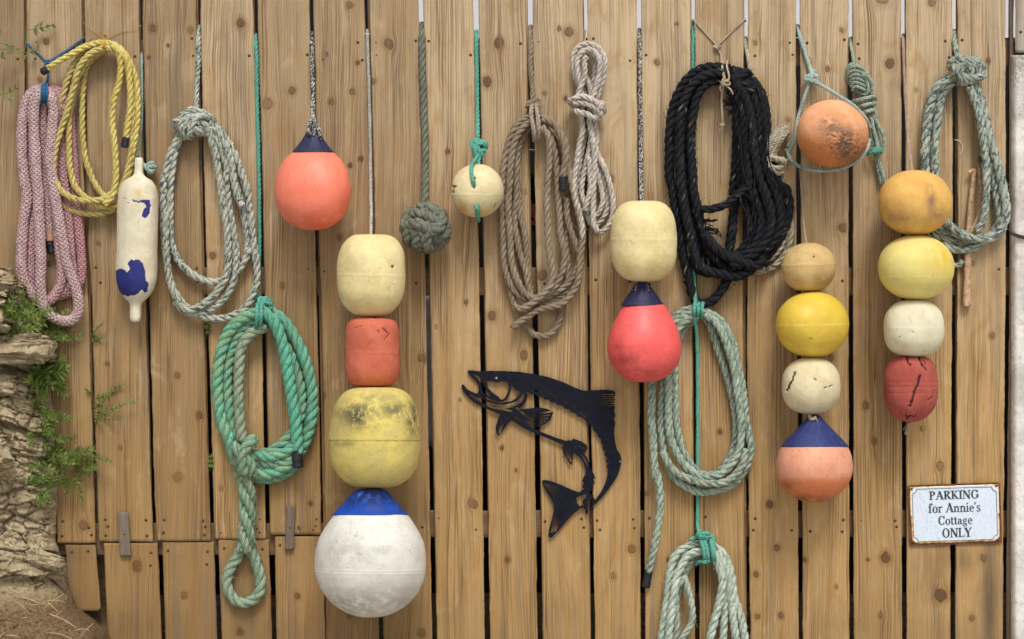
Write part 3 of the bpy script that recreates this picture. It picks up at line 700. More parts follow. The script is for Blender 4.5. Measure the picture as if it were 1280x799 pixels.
# ---------- rope materials ----------
M['r_pink'] = mat_rope('pink_white_rope', srgb(212,192,188), srgb(202,176,174), srgb(128,70,84), .8, srgb(192,112,124), fl_len=.7, bump=.5, fth=.50)
M['r_yellow'] = mat_rope('yellow_rope', srgb(222,206,126), srgb(206,186,104), srgb(130,114,72), .5, srgb(170,156,116), fl_len=.1, dark=srgb(104,86,42))
M['r_grey'] = mat_rope('pale_grey_rope', srgb(190,192,178), srgb(170,176,162), srgb(62,80,88), .9, srgb(166,162,140), fl_len=.09, dark=srgb(84,86,74), fth=.56)
M['r_white'] = mat_rope('white_cord', srgb(200,200,194), srgb(178,176,168), srgb(96,98,100), .7, None, fl_len=.2, fth=.58)
M['r_bw'] = mat_rope('black_white_cord', srgb(200,196,186), srgb(170,166,156), srgb(24,26,40), .97, None, fl_len=.22, fth=.47)
M['r_green'] = mat_rope('green_rope', srgb(100,178,150), srgb(104,162,134), srgb(70,118,100), .4, srgb(158,160,136), fl_len=.06, dark=srgb(40,84,70), strandc=srgb(134,172,134))
M['r_teal'] = mat_rope('teal_cord', srgb(96,178,158), srgb(108,172,154), srgb(34,104,94), .4, srgb(150,182,172), dark=srgb(28,82,72))
M['r_palegreen'] = mat_rope('pale_green_rope', srgb(170,184,168), srgb(152,168,150), srgb(84,108,98), .7, srgb(160,156,136), fl_len=.10, dark=srgb(72,86,74), fth=.55)
M['r_mint'] = mat_rope('mint_white_rope', srgb(198,206,192), srgb(174,188,172), srgb(110,136,122), .6, srgb(150,154,130), fl_len=.08, dark=srgb(88,100,86), fth=.55)
M['r_brown'] = mat_rope('brown_rope', srgb(154,138,116), srgb(136,120,100), srgb(96,82,66), .5, srgb(190,178,160), dark=srgb(60,50,40))
M['r_beige'] = mat_rope('beige_rope', srgb(210,200,188), srgb(190,180,168), srgb(124,120,122), .6, srgb(170,158,136), dark=srgb(96,86,76), fl_len=.1, fth=.57)
M['r_black'] = mat_rope('black_rope', srgb(28,28,34), srgb(20,20,26), srgb(150,142,122), .7, srgb(40,36,34), dark=srgb(9,9,12), fl_len=.035, rough=.8, fth=.69)
M['r_tan'] = mat_rope('tan_rope', srgb(196,188,166), srgb(172,164,142), srgb(84,76,56), .6, None, dark=srgb(80,74,58))
M['r_twine'] = mat_rope('beige_twine', srgb(198,182,156), srgb(180,164,138), None, 0, None)
M['r_blue'] = mat_rope('blue_cord', srgb(54,118,164), srgb(60,106,146), None, 0, srgb(84,108,126), dark=srgb(20,54,88))
M['r_sky'] = mat_rope('pale_blue_green_cord', srgb(178,196,188), srgb(158,180,172), srgb(96,124,120), .5, None, dark=srgb(84,100,94))
M['r_olive'] = mat_rope('grey_green_rope', srgb(128,128,110), srgb(106,108,94), srgb(86,108,106), .6, None, dark=srgb(46,46,38), fl_len=.08, fth=.56)
M['r_sage'] = mat_rope('sage_rope', srgb(178,184,170), srgb(152,160,146), srgb(64,84,86), .85, srgb(144,146,128), dark=srgb(62,68,60), fl_len=.09, fth=.54)
M['r_rose'] = mat_rope('rose_cord', srgb(190,162,146), srgb(172,142,126), srgb(110,74,64), .4, None)
M['tan_tape'] = mat_plain('tan_tape', srgb(178,140,110), .6, 80, .4)
M['thread'] = mat_plain('orange_thread', srgb(206,150,60), .7, 80, .3)

def T_(ox, oy, sc):
    return lambda *p: [(ox+p[i]/sc, oy+p[i+1]/sc) for i in range(0, len(p), 2)]
def dz(pts, d): return [(p[0], p[1], d) if len(p) == 2 else p for p in pts]
def ends(pts, d, d0=None, d1=None):
    q = [list(p) for p in dz(pts, d)]
    if d0 is not None: q[0][2] = d0
    if d1 is not None: q[-1][2] = d1
    return [tuple(x) for x in q]
def hook(x, y=44):      # where a cord comes over the top rail and out through the gap
    return [(x, y+10, -40), (x, y+1, -38), (x, y-2, -22), (x, y, -9)]
def knot(acc, x, y, d, w, h, r, n=5, rot=0.3, lay=None, seed=1, **k):
    """a bundle of interlocking turns"""
    lr = np.random.default_rng(seed)
    for q in range(n):
        a0 = rot+q*math.pi/n*1.15+lr.uniform(-.2, .2); pts = []
        m = 9; el = lr.uniform(.34, .55)
        cx = x+lr.uniform(-.12, .12)*w; cy = y+lr.uniform(-.14, .14)*h
        for i in range(m):
            t = i/(m-1)*math.pi*1.55-math.pi*.78
            u = math.cos(t*1.0)*.5*el; v = math.sin(t)*.5
            px = cx+(v*math.cos(a0)-u*math.sin(a0))*w; py = cy+(v*math.sin(a0)+u*math.cos(a0))*h
            pts.append((px, py, d+math.cos(t)*min(w, h)*.30+lr.uniform(-.4, .4)))
        rope(acc, pts, r, lay=lay, wob=.1, **k)
def band(acc, x, y, d, w, r, n=3, pitch=None, tilt=0.0, deep=None, **k):
    """n horizontal turns round a bundle centred (x,y,d) of width w"""
    pitch = pitch or 2.0*r; deep = deep or w*.4; pts = []
    for i in range(n*12+1):
        t = i/12*2*math.pi
        yy = (i/12-n/2)*pitch
        pts.append((x+math.cos(t)*w/2-yy*math.sin(tilt), y+yy*math.cos(tilt)+math.cos(t)*w/2*math.sin(tilt), max(d+math.sin(t)*deep, r*.8)))
    rope(acc, pts, r, wob=.1, **k)
def vband(acc, x, y, d, h, r, n=2, pitch=None, deep=None, tilt=0., **k):
    """n turns wrapped over a rope crown (vertical loops)"""
    pitch = pitch or 2.05*r; deep = deep or h*.45; pts = []
    for i in range(n*12+1):
        t = i/12*2*math.pi; xx = (i/12-n/2)*pitch
        a = math.cos(t)*h/2
        pts.append((x+xx*math.cos(tilt)-a*math.sin(tilt), y+a*math.cos(tilt)+xx*math.sin(tilt), max(d+math.sin(t)*deep, r*.8)))
    rope(acc, pts, r, wob=.1, **k)

# ===== A pink and white braided coil =====
K = thing('rope_coil', 'coil of pink and white braided rope hung by a blue cord', 'rope coil', (62, 400, 5), 'coils of rope hung on the fence')
p5 = T_(10, 95, 5.0); q5 = T_(10, 245, 5.0)
a = Acc(); kw = dict(kind='braid', lay=32, seg=2.1)
R = 6.8
rope(a, dz([(57,113),(46,113),(36,121),(30,138),(27.5,180),(30,220),(34,245),(30,275),(27,315),(27,337),(32,355),(38,366),(48,376)], 14), R, tint=.08, **kw)
rope(a, dz([(50,120),(42,135),(39,165),(38,200),(40,245),(40,285),(38,315),(38,345),(40,364),(50,379)], 7), R-.3, tint=.35, **kw)
rope(a, ends([(60,113),(50,117),(43,130),(42,150),(44,190),(46,220),(48,245),(49,275),(50.5,305),(51,335),(51,362),(54,382),(63,394),(76,401),(90,400),(98,389),(96,366),(90,347),(84,332),(79,305),(74,275),(70,252),(66,228),(63,200),(64,178),(66,152),(67,135),(64,122),(58,113)], 21, 16, 16), R, tint=.0, **kw)
rope(a, dz([(57,117),(54,135),(53,170),(55,205),(57,245),(59,272),(60,290)], 9), R-.4, tint=.15, **kw)
tape(K, 60, 288, 61, 301, 9, 6.6, 'end_tape', M['tan_tape']); tape(K, 61, 301, 63, 316, 9, 5.8)
rope(a, dz([(60,116),(70,140),(68,170),(66,215),(70,255),(74,300),(77,335),(76,352),(70,367),(60,376),(52,372)], 13), R, tint=.3, **kw)
rope(a, dz([(62,113),(73,122),(79,140),(77,170),(78,210),(83,255),(86,290),(88,320),(90,340),(86,357),(76,368),(62,372)], 8), R-.4, tint=.35, **kw)
rope(a, dz([(62,111),(76,116),(86,135),(89,170),(92,205),(94,240),(97,275),(100,305),(102,338),(99,354),(90,364),(76,370)], 6.5), R-.8, tint=.6, **kw)
a.out('rope', M['r_pink'], K)
a = Acc()
vband(a, 56, 117, 14, 22, 1.6, n=3, deep=14)
rope(a, [(57,107,12),(59,100,4),(60,92,2),(60,80,2)], 1.5)
rope(a, [(60,80,2),(48,68,1.6),(36,57,1.6),(31.5,52,-4),(31,56,-16)], 1.3); rope(a, [(60,78,2.5),(76,68,2),(92,57,1.8),(102,50,1.6),(105,48,-6),(105,52,-16)], 1.5, tint=.5)
rope(a, [(60,80,3),(75,70,3),(90,60,3),(99,53,2)], 1.1, tint=.9)
knot(a, 60, 79, 2.5, 7, 6, 1.2, 3); fray(a, 60, 128, 16, -.05, 1, 8, 8, .5, .3)
a.out('hanging_cord', M['r_blue'], K)

# ===== B yellow =====
K = thing('rope_coil', 'loose coil of yellow rope with black taped ends in the top left corner', 'rope coil', (120, 272, 5), 'coils of rope hung on the fence')
a = Acc(); R = 4.2
rope(a, ends([(58,87),(66,81),(90,67.5),(110,57),(127,53.5),(143,56),(157,69),(167,91),(172,122),(171,154),(165,193),(160,217),(153,232),(142,241),(129,247)], 20, 17, 12), R, tint=0)
tape(K, 52, 90.5, 59.5, 86.3, 17, 4.8)
rope(a, dz([(129,56),(108,62),(93,80),(84,100),(76,130),(66,165),(61,192),(60,214),(63,234),(72,250),(88,262),(106,267),(126,267),(146,259),(158,243),(166,212),(170,180),(172,150),(171,118),(165,92),(156,72),(143,60),(129,56)], 11), R, tint=.5)
rope(a, dz([(133,59),(114,66),(99,84),(92,110),(82,145),(72,175),(67,200),(68,222),(76,238),(91,248),(110,251),(131,248),(150,236),(159,214),(163,190),(165,150),(163,110),(158,87),(148,68),(133,59)], 22), R, tint=.35)
rope(a, dz([(132,61),(118,67),(105,82),(94,105),(87,138),(86,178),(88,214),(95,235),(108,248),(127,258),(144,258),(156,244)], 16), R, tint=.2)
rope(a, dz([(134,63),(122,68),(112,77),(106,91),(103,124),(103,165),(107,198),(112,215),(119,231),(128,243),(140,251)], 8), R-.2, tint=.25)
rope(a, dz([(143,57),(148,66),(150.5,83),(149,102),(142.5,124),(140,151),(143,179),(145,215),(144,230),(140,246),(130,256)], 26), R, tint=0)
rope(a, dz([(140,56),(154,68),(160,83),(162.5,110),(162,138),(159,160),(157,173)], 26), R, tint=0)
tape(K, 157.6, 172, 155, 184, 26, 4.8)
a.out('rope', M['r_yellow'], K)
a = Acc(); vband(a, 130, 57, 15, 14, .6, n=3, deep=13); rope(a, [(130,50,6),(128,46,2),(131,42,1),(134,46,2)], .6, wob=.1); rope(a, [(131,48,2),(150,40,1),(176,32,1),(177,36,-12)], .35, wob=.1)
rope(a, [(131,48,2),(110,34,1),(104,28,1),(104,30,-12)], .3, wob=.1)
a.out('tie', M['thread'], K)

# ===== C pale grey coil =====
K = thing('rope_coil', 'pale grey rope coil with a knotted top, between the white float and the coral ball', 'rope coil', (262, 400, 5), 'coils of rope hung on the fence')
a = Acc(); R = 5.0
c3 = T_(180, 0, 3.632); c4 = T_(180, 200, 3.632)
rope(a, hook(248, 36)+[(248,48,-2),(247.5,80,1),(246,110,3),(246,137,9)], 3.3, tint=0)
L1 = c3(220,580,175,605,125,680,100,780)+c4(88,100,88,250,95,400,112,520,150,620,210,685,300,718,390,712,465,665,508,570,512,480,492,350,482,230,460,110,420,0)+c3(385,650,330,580,300,560)
rope(a, ends(L1, 13, 16, 16), R, tint=.2)
L2 = c3(230,590,165,625,140,700,125,790)+c4(120,100,116,250,125,380,160,460,220,520,300,555,350,550,420,510,460,450,472,400)
rope(a, dz(L2, 11), R, tint=.1); rope(a, dz(c4(470,410,460,300,440,190,400,60)+c3(370,700,320,600), 7), R-.3, tint=0)
L3 = c3(290,590,320,680,337,790)+c4(350,150,371,280,381,400,372,520,320,610,260,660,195,680,150,630,120,560,104,480,98,350,95,240)
rope(a, dz(L3, 20), R, tint=.35)
L4 = c3(300,590,350,680,378,780)+c4(372,60,384,200,408,350,416,480,396,580,340,650,270,690,190,690,140,640)
rope(a, dz(L4, 15), R, tint=.15)
rope(a, dz(c3(320,580,370,660,398,760)+c4(402,60,418,150,437,196), 17), R-.2, tint=0)
knot(a, 242, 154, 15, 42, 32, 4.6, 6, .5, seed=3); rope(a, [(250,165,20),(238,158,22),(226,156,18),(219,151,12)], 4.4); rope(a, [(228,144,16),(240,138,22),(255,142,22),(262,152,18),(258,163,16)], 4.6)
rope(a, [(236,170,24),(241,156,27),(248,146,25),(256,141,18)], 4.4)
a.out('rope', M['r_grey'], K)
tape(K, 300, 252, 302.5, 257, 17, 4.6, 'end_wrap', M['r_white'])

# ===== cord to white float =====
a = Acc(); rope(a, hook(176.5, 68)[2:]+[(177,75,-4),(177.5,110,-1),(176.5,160,1),(174,196,8),(180,207,10)], 1.9); knot(a, 187, 211, 12, 12, 12, 2.6, 4, seed=5); knot(a, 172, 205, 14, 9, 10, 2.2, 3, seed=6)
tag(a.out('rope', M['r_sky']), 'thin pale blue green cord tied to the neck of the peeling white float', 'cord', 'cords holding up the floats')

# ===== D thick green coil =====
K = thing('rope_coil', 'bright green thick rope coil with a frayed spliced eye hanging below', 'rope coil', (325, 750, 5), 'coils of rope hung on the fence')
g5 = T_(180, 370, 3.632); g6 = T_(180, 560, 3.632)
a = Acc(); R = 7.7; kw = dict(lay=38, fuzz=.12)
rope(a, dz(g5(535,70,450,100,385,165,345,270,333,380,335,480,352,570,385,650,405,720)+g6(420,60,470,100,530,120,600,110,660,70,690,30), 18), R, tint=.1, **kw)
rope(a, dz(g5(550,90,470,130,415,195,385,290,375,400,385,520,410,620,430,700)+g6(450,50,520,75,600,75,670,50), 11), R, tint=.3, **kw)
rope(a, dz(g5(550,140,480,175,440,240,432,340,428,460,435,560,445,660), 22), R*.92, tint=.85, lay=36, fuzz=.7)
rope(a, dz(g5(540,70,585,110,620,190,645,300,665,430,685,550,694,650,700,716), 27), R*1.02, tint=0, **kw)
tape(K, 371, 563, 372.5, 584, 27, 6.8)
rope(a, dz(g5(560,60,630,110,685,190,730,290,758,400,764,510,745,620,710,700,650,760,570,785,500,770), 14), R, tint=.12, **kw)
rope(a, dz(g5(550,100,600,150,650,240,690,340,712,450,705,560,650,650,590,700,520,725,470,740), 9), R*.95, tint=.3, **kw)
rope(a, dz(g6(430,40,500,30,570,42,640,20,690,-10), 24), R*.9, tint=.15, **kw)
rope(a, dz(g6(450,70,520,60,580,72,640,62,685,40), 19), R*.95, tint=.5, **kw)
rope(a, dz(g6(420,70,470,110,530,138,590,136,650,110,690,75), 9), R*.95, tint=.25, **kw)
# wrap and hanging splice
rope(a, [(318,548,30),(308,558,36),(303,572,37),(305,592,30)], 7.5, tint=.6, lay=40, fuzz=1.2)
rope(a, [(292,556,30),(300,566,36),(312,578,34),(316,594,26)], 6.5, tint=.5, lay=36, fuzz=1.2)
for ph in range(3):
    pts = []
    for i in range(30):
        t = i/29; y = 572+t*118; c = 306+3*math.sin(t*3)
        pts.append((c+6.0*math.sin(t*9+ph*2.1), y, 18+6.5*math.cos(t*9+ph*2.1)))
    rope(a, pts, 5.6, tint=.55+.15*ph, lay=34, fuzz=1.6)
rope(a, dz(g6(450,440,420,500,385,560,375,620,400,680,445,705,495,690,528,640,525,570,500,500,475,440), 9), 7.2, tint=.8, lay=40, fuzz=.8)
fray(a, 304, 562, 36, -.3, .8, 46, 15, .6, .8, .5); fray(a, 316, 552, 34, .5, -.1, 26, 10, .6, .8, .2); fray(a, 300, 575, 30, -.5, .5, 30, 12, .55, .8, .6); fray(a, 300, 590, 26, -.5, .6, 16, 18, .5, .6, .4)
fray(a, 303, 672, 22, -.7, -.6, 6, 16, .6, .3, 1); fray(a, 312, 664, 22, .3, 1., 10, 20, .6, .3, 1)
a.out('rope', M['r_green'], K)
a = Acc(); rope(a, hook(319.5, 46)+[(320,56,-2),(321,120,0),(323,200,1),(324,300,2),(323.5,350,4),(323,374,10),(328,381,16)], 2.7)
knot(a, 331, 381, 20, 17, 16, 3.0, 5, seed=8); vband(a, 325, 395, 18, 26, 2.6, n=2, deep=20)
fray(a, 336, 378, 22, .8, -.3, 5, 8, .5, .4)
a.out('hanging_cord', M['r_teal'], K)

# ===== E brown coil =====
K = thing('rope_coil', 'long coil of brown laid rope hung from a brown cord, beside the beige coil', 'rope coil', (680, 424, 5), 'coils of rope hung on the fence')
e1 = T_(620, 120, 5); e2 = T_(620, 270, 5)
a = Acc(); R = 4.5
rope(a, ends([(664,146),(652,151),(641,165),(633,190),(629,220),(627.5,250)]+e2(42,50,46,180,48,280,65,360,105,450,150,500,215,532,285,518,350,490,430,440,490,370,518,290,535,180,543,90)+[(724,268),(718,240),(711,215),(706,190),(700,168),(690,154),(676,146)], 13, 15, 15), R)
rope(a, dz([(664,152),(653,160),(644,175),(639,200),(636,240)]+e2(76,0,88,150,100,300,132,400,170,470,225,512,300,495,375,430,418,330,425,230,402,120,395,0)+[(697,240),(695,210),(692,186),(687,168),(679,158),(672,154)], 18), R)
rope(a, dz([(662,160),(653,170),(647,190),(645,220),(645,250)]+e2(112,0,128,150,152,250,185,350,200,440,225,510,290,550,370,545,440,520), 9), R, tint=.0)
rope(a, dz([(658,158),(650,180),(646,210),(648,240)]+e2(150,0,178,100,190,250,202,400,215,470), 5.5), R-.3)
rope(a, dz(e1(285,190,325,260,333,380,322,550,318,700)+e2(325,100,336,250,352,330,345,420,300,480,220,550,150,580,112,560), 24), R, tint=.12)
rope(a, dz([(634,330),(635,350)]+e2(90,440,100,500,118,560,170,590,250,575,330,530,410,500,470,440,500,360), 8), R)
rope(a, dz(e1(290,140,350,165,400,235,428,330,430,420,416,505), 25), R)
tape(K, 703.4, 221, 704, 238, 25, 5.0)
rope(a, dz(e1(300,150,380,200,435,300,440,400,468,530,505,690)+e2(530,50,540,140,528,250,522,350,505,430,460,505,400,555,330,572,260,590,180,640,112,690,105,702), 19), R)
rope(a, dz(e2(108,704,140,672,190,690,235,738,300,752,360,720,398,650,412,590,432,500,448,400,444,300,436,200,438,60)+e1(428,720,400,560,385,400,360,260), 7), R-.2)
rope(a, dz(e1(440,640,440,740)+e2(470,100,500,180,520,240), 14), R-.2)
a.out('rope', M['r_brown'], K)
a = Acc(); rope(a, hook(663, 36)+[(663,50,-2),(663,80,1),(665,105,2),(666,126,6)], 3.4, strands=3, lay=20); knot(a, 667, 132, 9, 14, 13, 3.2, 4, seed=11)
rope(a, [(666,128,10),(664,142,24),(666,156,30),(668,170,26),(668,176,12)], 3.0, tint=.5); rope(a, [(669,128,10),(672,142,24),(673,156,30),(673,168,26),(671,176,12)], 3.0, tint=.5)
rope(a, [(667,132,4),(668,150,1)], 2.6); 
a.out('hanging_cord', M['r_brown'], K)

# ===== F beige coil =====
K = thing('rope_coil', 'off white beige hank of rope wrapped round its neck, right of the brown coil', 'rope coil', (745, 296, 5), 'coils of rope hung on the fence')
f1 = T_(700, 45, 6.39); f2 = T_(700, 160, 5.71)
a = Acc(); R = 3.9
rope(a, dz(f1(150,400,125,320,108,240,108,150,150,88,220,62,295,88,345,150,357,250,340,350,310,440,285,540,270,640)+f2(262,60,255,150,290,230,330,320,362,430,380,540,372,640,330,715,280,748,240,700), 15), R)
rope(a, dz(f1(170,480,160,380,140,290,138,200,170,132,230,106,290,140,318,220,308,330,280,430,250,540,235,640)+f2(228,40,240,130,245,240,242,350,238,500,236,600,240,690,275,745), 21), R)
rope(a, dz(f1(200,480,190,400,165,330,165,240,185,175,235,150,272,190,280,260,268,350,250,430,230,540), 10), R-.2)
rope(a, dz(f1(130,560,150,450,185,350,200,260,195,190,215,165), 25), R-.2)
rope(a, dz(f1(235,560,245,450,225,370,190,300,160,260), 17), R-.2)
rope(a, dz(f1(160,520,170,640)+f2(160,20,142,100,118,250,98,400,108,500,138,600,155,700,162,790), 20), R)
rope(a, dz(f2(185,10,165,100,145,220,128,340,120,430,135,520,160,590,200,640,215,690), 9), R-.1, tint=.3)
rope(a, dz(f2(230,10,215,120,190,240,165,350,152,430,165,520,192,575,225,560,228,460,215,360,205,260), 15), R-.3)
rope(a, dz(f2(205,210,215,330,212,450,190,540,175,590), 20), R-.4)
rope(a, dz(f2(245,260,280,380,300,460,300,545,268,615,235,640), 12), R-.2)
rope(a, dz(f2(255,230,305,350,338,470,332,590,285,670,245,700), 8), R-.2, tint=.2)
rope(a, dz(f1(105,505,170,482,250,505,305,545,325,585), 33), R); rope(a, dz(f1(105,535,180,535,260,565,315,610,328,640), 32), R-.1, tint=.3)
rope(a, ends(f1(120,580,150,612,210,622,262,655,325,655), 33, 24, 22), R)
rope(a, [(717,124,31),(712,126,20),(716,132,8)], R); rope(a, [(751,134,30),(755,139,18),(748,144,6)], R); rope(a, [(751,128,12),(754,131,24),(750,133,32)], R)
rope(a, f2(62,500,60,600,75,660,115,715,150,725,195,722)[:6], .8, d=5); rope(a, f2(62,520,90,500), .8, d=6)
fray(a, 733, 262, 24, .1, .3, 8, 8, .4, .8)
a.out('rope', M['r_beige'], K)
a = Acc(); rope(a, hook(731.5, 40)+[(731.5,50,-2),(732,60,8),(734,66,22)], 1.0)
a.out('hanging_cord', M['r_twine'], K)

# ===== G black coil =====
K = thing('rope_coil', 'big shaggy black rope coil hung from a V of beige twine', 'rope coil', (905, 384, 5), 'coils of rope hung on the fence')
g1 = T_(820, 70, 4.439); g2 = T_(820, 220, 4.439)
a = Acc(); R = 6.2; kw = dict(fuzz=.55, lay=34)
rope(a, dz(g1(410,72,300,62,215,92,145,165,102,265,80,380,74,520,78,700)+g2(86,50,112,200,138,330,152,450,180,560,202,650,240,705,300,698,360,640,402,565,440,500), 14), R, **kw)
rope(a, dz(g1(410,95,300,98,220,142,165,222,136,330,130,480,134,650)+g2(140,50,160,200,190,330,210,420,245,500,300,530,380,545,450,558,520,525,560,480), 24), R, **kw)
rope(a, dz(g1(400,125,290,150,235,208,205,330,192,480,200,650)+g2(204,50,230,180,258,300,290,400,340,470,400,528,470,548,530,505), 19), R, **kw)
rope(a, dz(g1(400,105,300,118,200,180,158,300,150,480,160,660)+g2(166,60,190,200,222,340,250,430,300,500,370,535), 9), R, **kw)
rope(a, dz(g1(420,75,500,105,562,175,605,280,615,400,618,520,645,620,700,735)+g2(712,60,737,150,730,235,700,320,650,400,600,450,520,490), 13), R, **kw)
rope(a, dz(g1(420,95,500,150,550,250,575,370,582,500,615,640,660,740)+g2(682,150,690,250,660,350,600,420,520,462,440,445), 22), R, **kw)
rope(a, dz(g1(430,120,495,230,530,370,545,520,572,680)+g2(608,100,638,230,618,340,560,420,490,470,420,500), 30), R, **kw)
rope(a, dz(g1(440,140,480,300,492,450,510,620,530,760)+g2(560,150,582,280,550,380,490,440,400,450,330,400,270,330), 26), R, **kw)
rope(a, dz(g1(440,210,460,400,470,560,470,700)+g2(484,100,512,220,520,330,480,410,430,450), 19), R, **kw)
rope(a, dz(g1(450,300,448,480,442,640,430,760)+g2(440,100,430,200,420,320,402,420,380,500), 12), R, **kw)
rope(a, dz(g1(470,120,530,230,560,400,560,560)+g2(590,60,650,180,668,260,640,360,570,440,480,500), 12), R, **kw)
rope(a, dz(g1(480,200,510,400,525,560)+g2(545,60,560,200,548,320,500,400,450,470), 11), R, **kw)
rope(a, dz(g1(430,85,520,125,590,220,600,400,600,560)+g2(640,60,690,200,680,300,630,390), 19), R-.4, **kw)
rope(a, dz(g2(265,320,330,395,400,448,480,478,560,498,600,460), 31), R, **kw)
rope(a, dz(g2(205,440,220,500,260,530,330,540,400,530), 10), R, **kw)
rope(a, [(g2(520,50)[0][0], 231, 30)]+dz(g2(450,108,380,162,300,185,255,182), 31), R-.9, **kw)
_paths = [g1(500,110,560,180,600,280,612,400,615,520,642,620,700,735)+g2(720,120,700,260,650,370,560,450), g1(495,230,530,370,545,520,572,680)+g2(608,100,638,230,600,360,520,440), g1(480,300,492,450,510,620,530,760)+g2(560,150,575,280,520,400), g1(460,400,470,560,470,700)+g2(484,100,512,220,500,340), g1(90,300,76,420,74,520,78,700)+g2(90,60,118,200,140,330), g1(150,300,134,480,140,650)+g2(150,60,175,220,215,380), g1(200,330,192,480,200,650)+g2(210,60,250,250,320,430)]
for q in range(20):
    p_ = _paths[rng.integers(0, 4) if rng.uniform() < .75 else rng.integers(0, 7)]; i0 = rng.integers(0, max(1, len(p_)-5)); n_ = rng.integers(4, 8); ox_ = float(np.clip(rng.normal(0, 5), -9, 7))
    seg_ = [(x+ox_+rng.normal(0, 2.2), y+rng.normal(0, 3)) for x, y in p_[i0:i0+n_]]
    C, s_ = spline([(x, y, rng.uniform(24, 38)) for x, y in seg_], 2.5); tube(a, C, rng.uniform(.4, 1.3)*(1+.3*noise(s_/9., q)), 5, tint=0, sid=rng.uniform(0, 1))
knot(a, 928, 108, 22, 26, 34, 5.6, 4, seed=21, lay=30, fuzz=.6)
for yy in (277, 283, 289): fray(a, 878, yy, 19, 1., .08, 8, 18, 1.5, .07)
fray(a, 896, 288, 18, .1, 1, 8, 10, .8, .3); fray(a, 915, 128, 20, -.8, .3, 14, 14, .9, .4); fray(a, 915, 140, 18, -.6, .1, 9, 10, .9, .4)
fray(a, 958, 330, 16, .6, .5, 10, 14, .6, .5)
a.out('rope', M['r_black'], K)
a = Acc(); rope(a, [(866,26,-16),(867,25,-6),(869,27,1.5),(885,45,2),(897,58,3)], 1.15); rope(a, [(932,27,-16),(931,25,-6),(928,27,1.5),(912,42,2),(897,57,3)], 1.15)
knot(a, 897, 59, 4, 8, 6, 1.1, 3, seed=23); rope(a, [(897,60,3),(901,69,3),(902,78,8),(904,88,26),(906,100,34)], 1.3); rope(a, [(909,76,4),(909,84,24),(911,99,33),(907,104,34)], 1.3); rope(a, [(904,76,4),(903,86,24),(906,102,33)], 1.3)
knot(a, 907, 104, 34, 11, 9, 1.3, 4, seed=24); rope(a, [(905,105,34),(902,120,26),(903,150,22),(903,156,20)], 1.3); rope(a, [(907,106,35),(913,112,34),(916,118,31)], 1.3); rope(a, [(904,104,34),(900,110,32),(902,115,30)], 1.2)
knot(a, 903, 156, 20, 5, 5, 1.2, 3, seed=25); fray(a, 903, 158, 20, 0, 1, 5, 6, .4, .2)
a.out('hanging_cord', M['r_twine'], K)

# ===== J tan rope behind black =====
K = thing('rope_coil', 'tan grey rope coil mostly hidden behind the black coil, bunched end showing', 'rope coil', (955, 340, 3), 'coils of rope hung on the fence')
a = Acc(); rope(a, hook(932, 50)+[(933,60,-2),(936,78,1),(938,96,3),(945,130,3),(956,170,3.5),(962,200,4)], 2.6, strands=3)
for q in range(11):
    o = q*2.3
    rope(a, [(950+o*.5,212-q*.3,8+q%3*3),(953+o*.7,194-o*.2,16+q%3*2),(961+o*.85,176-o*.25,19+q%3*2),(974+o*.5,160+o*.25,15+q%3),(985,160+o*1.0,8)], 2.7, lay=13, fuzz=.2)
knot(a, 966, 205, 16, 28, 22, 3.6, 4, seed=77); knot(a, 978, 163, 14, 12, 12, 2.6, 3, seed=78)
rope(a, dz([(958,194),(964,198),(974,202),(981,198)], 12), 3.0); rope(a, dz([(955,198),(966,206),(974,214),(980,208),(976,198)], 9), 3.0)
rope(a, dz([(960,205),(968,214),(976,226),(974,240),(978,256),(986,272),(989,290),(983,314),(967,333),(946,339),(925,332)], 5), 4.5, fuzz=.2)
rope(a, dz([(962,210),(968,232),(971,245),(980,262),(982,285),(978,305),(962,323),(938,328)], 9), 4.2, fuzz=.2)
rope(a, dz([(968,200),(976,208),(984,200),(990,196)], 6), 2.4)
a.out('rope', M['r_tan'], K)

# ===== H pale green coil =====
K = thing('rope_coil', 'pale green rope coil with one long taped tail, partly behind the coral pear buoy', 'rope coil', (870, 732, 5), 'coils of rope hung on the fence')
h0 = T_(740, 200, 3.33); h1 = T_(740, 370, 3.33); h2 = T_(740, 559, 3.33)
a = Acc(); R = 5.2; kw = dict(fuzz=.12)
rope(a, dz(h1(430,52,380,62,340,95,315,170,300,260,298,350,288,450,288,550,300,650,330,735)+h2(370,150,440,185,520,180,590,150,640,85,662,0)+h1(655,590,640,500,625,380,605,280,580,180,540,110,490,72,450,60), 13), R, **kw)
rope(a, ends(h1(430,70,370,90,320,140,280,220,258,300,250,400,247,500,255,620,265,760)+h2(268,100,282,180,282,280,262,400,236,520), 19, None, 6), R, tint=.1, **kw)
tape(K, 810.8, 714, 807.5, 734, 5.5, 5.0)
rope(a, dz(h1(440,80,380,110,335,200,320,330,318,450,322,560,350,650,400,720,470,752,550,732,608,650,622,540,605,400,590,300,560,200,520,115,470,75), 21), R, **kw)
rope(a, dz(h1(440,90,380,140,348,250,345,430,355,560,382,650,440,732,510,742,570,680,598,590,590,450,560,330,520,210,490,120,460,80), 8), R-.2, tint=.15, **kw)
rope(a, dz(h2(290,20,340,95,400,130,480,150,560,142,620,85,645,10), 24), R-.2, tint=.35, **kw)
a.out('rope', M['r_palegreen'], K)
a = Acc(); rope(a, hook(866, 30)+[(866,45,-3),(866,80,-1),(867,200,2),(867,330,6),(869,375,20),(870,384,30)], 2.4)
vband(a, 874, 387.5, 15, 17, 2.4, n=3, deep=18); rope(a, [(868,398,26),(871,420,12),(872,500,3),(872,600,2),(872,662,8)], 2.3)
a.out('hanging_cord', M['r_teal'], K)

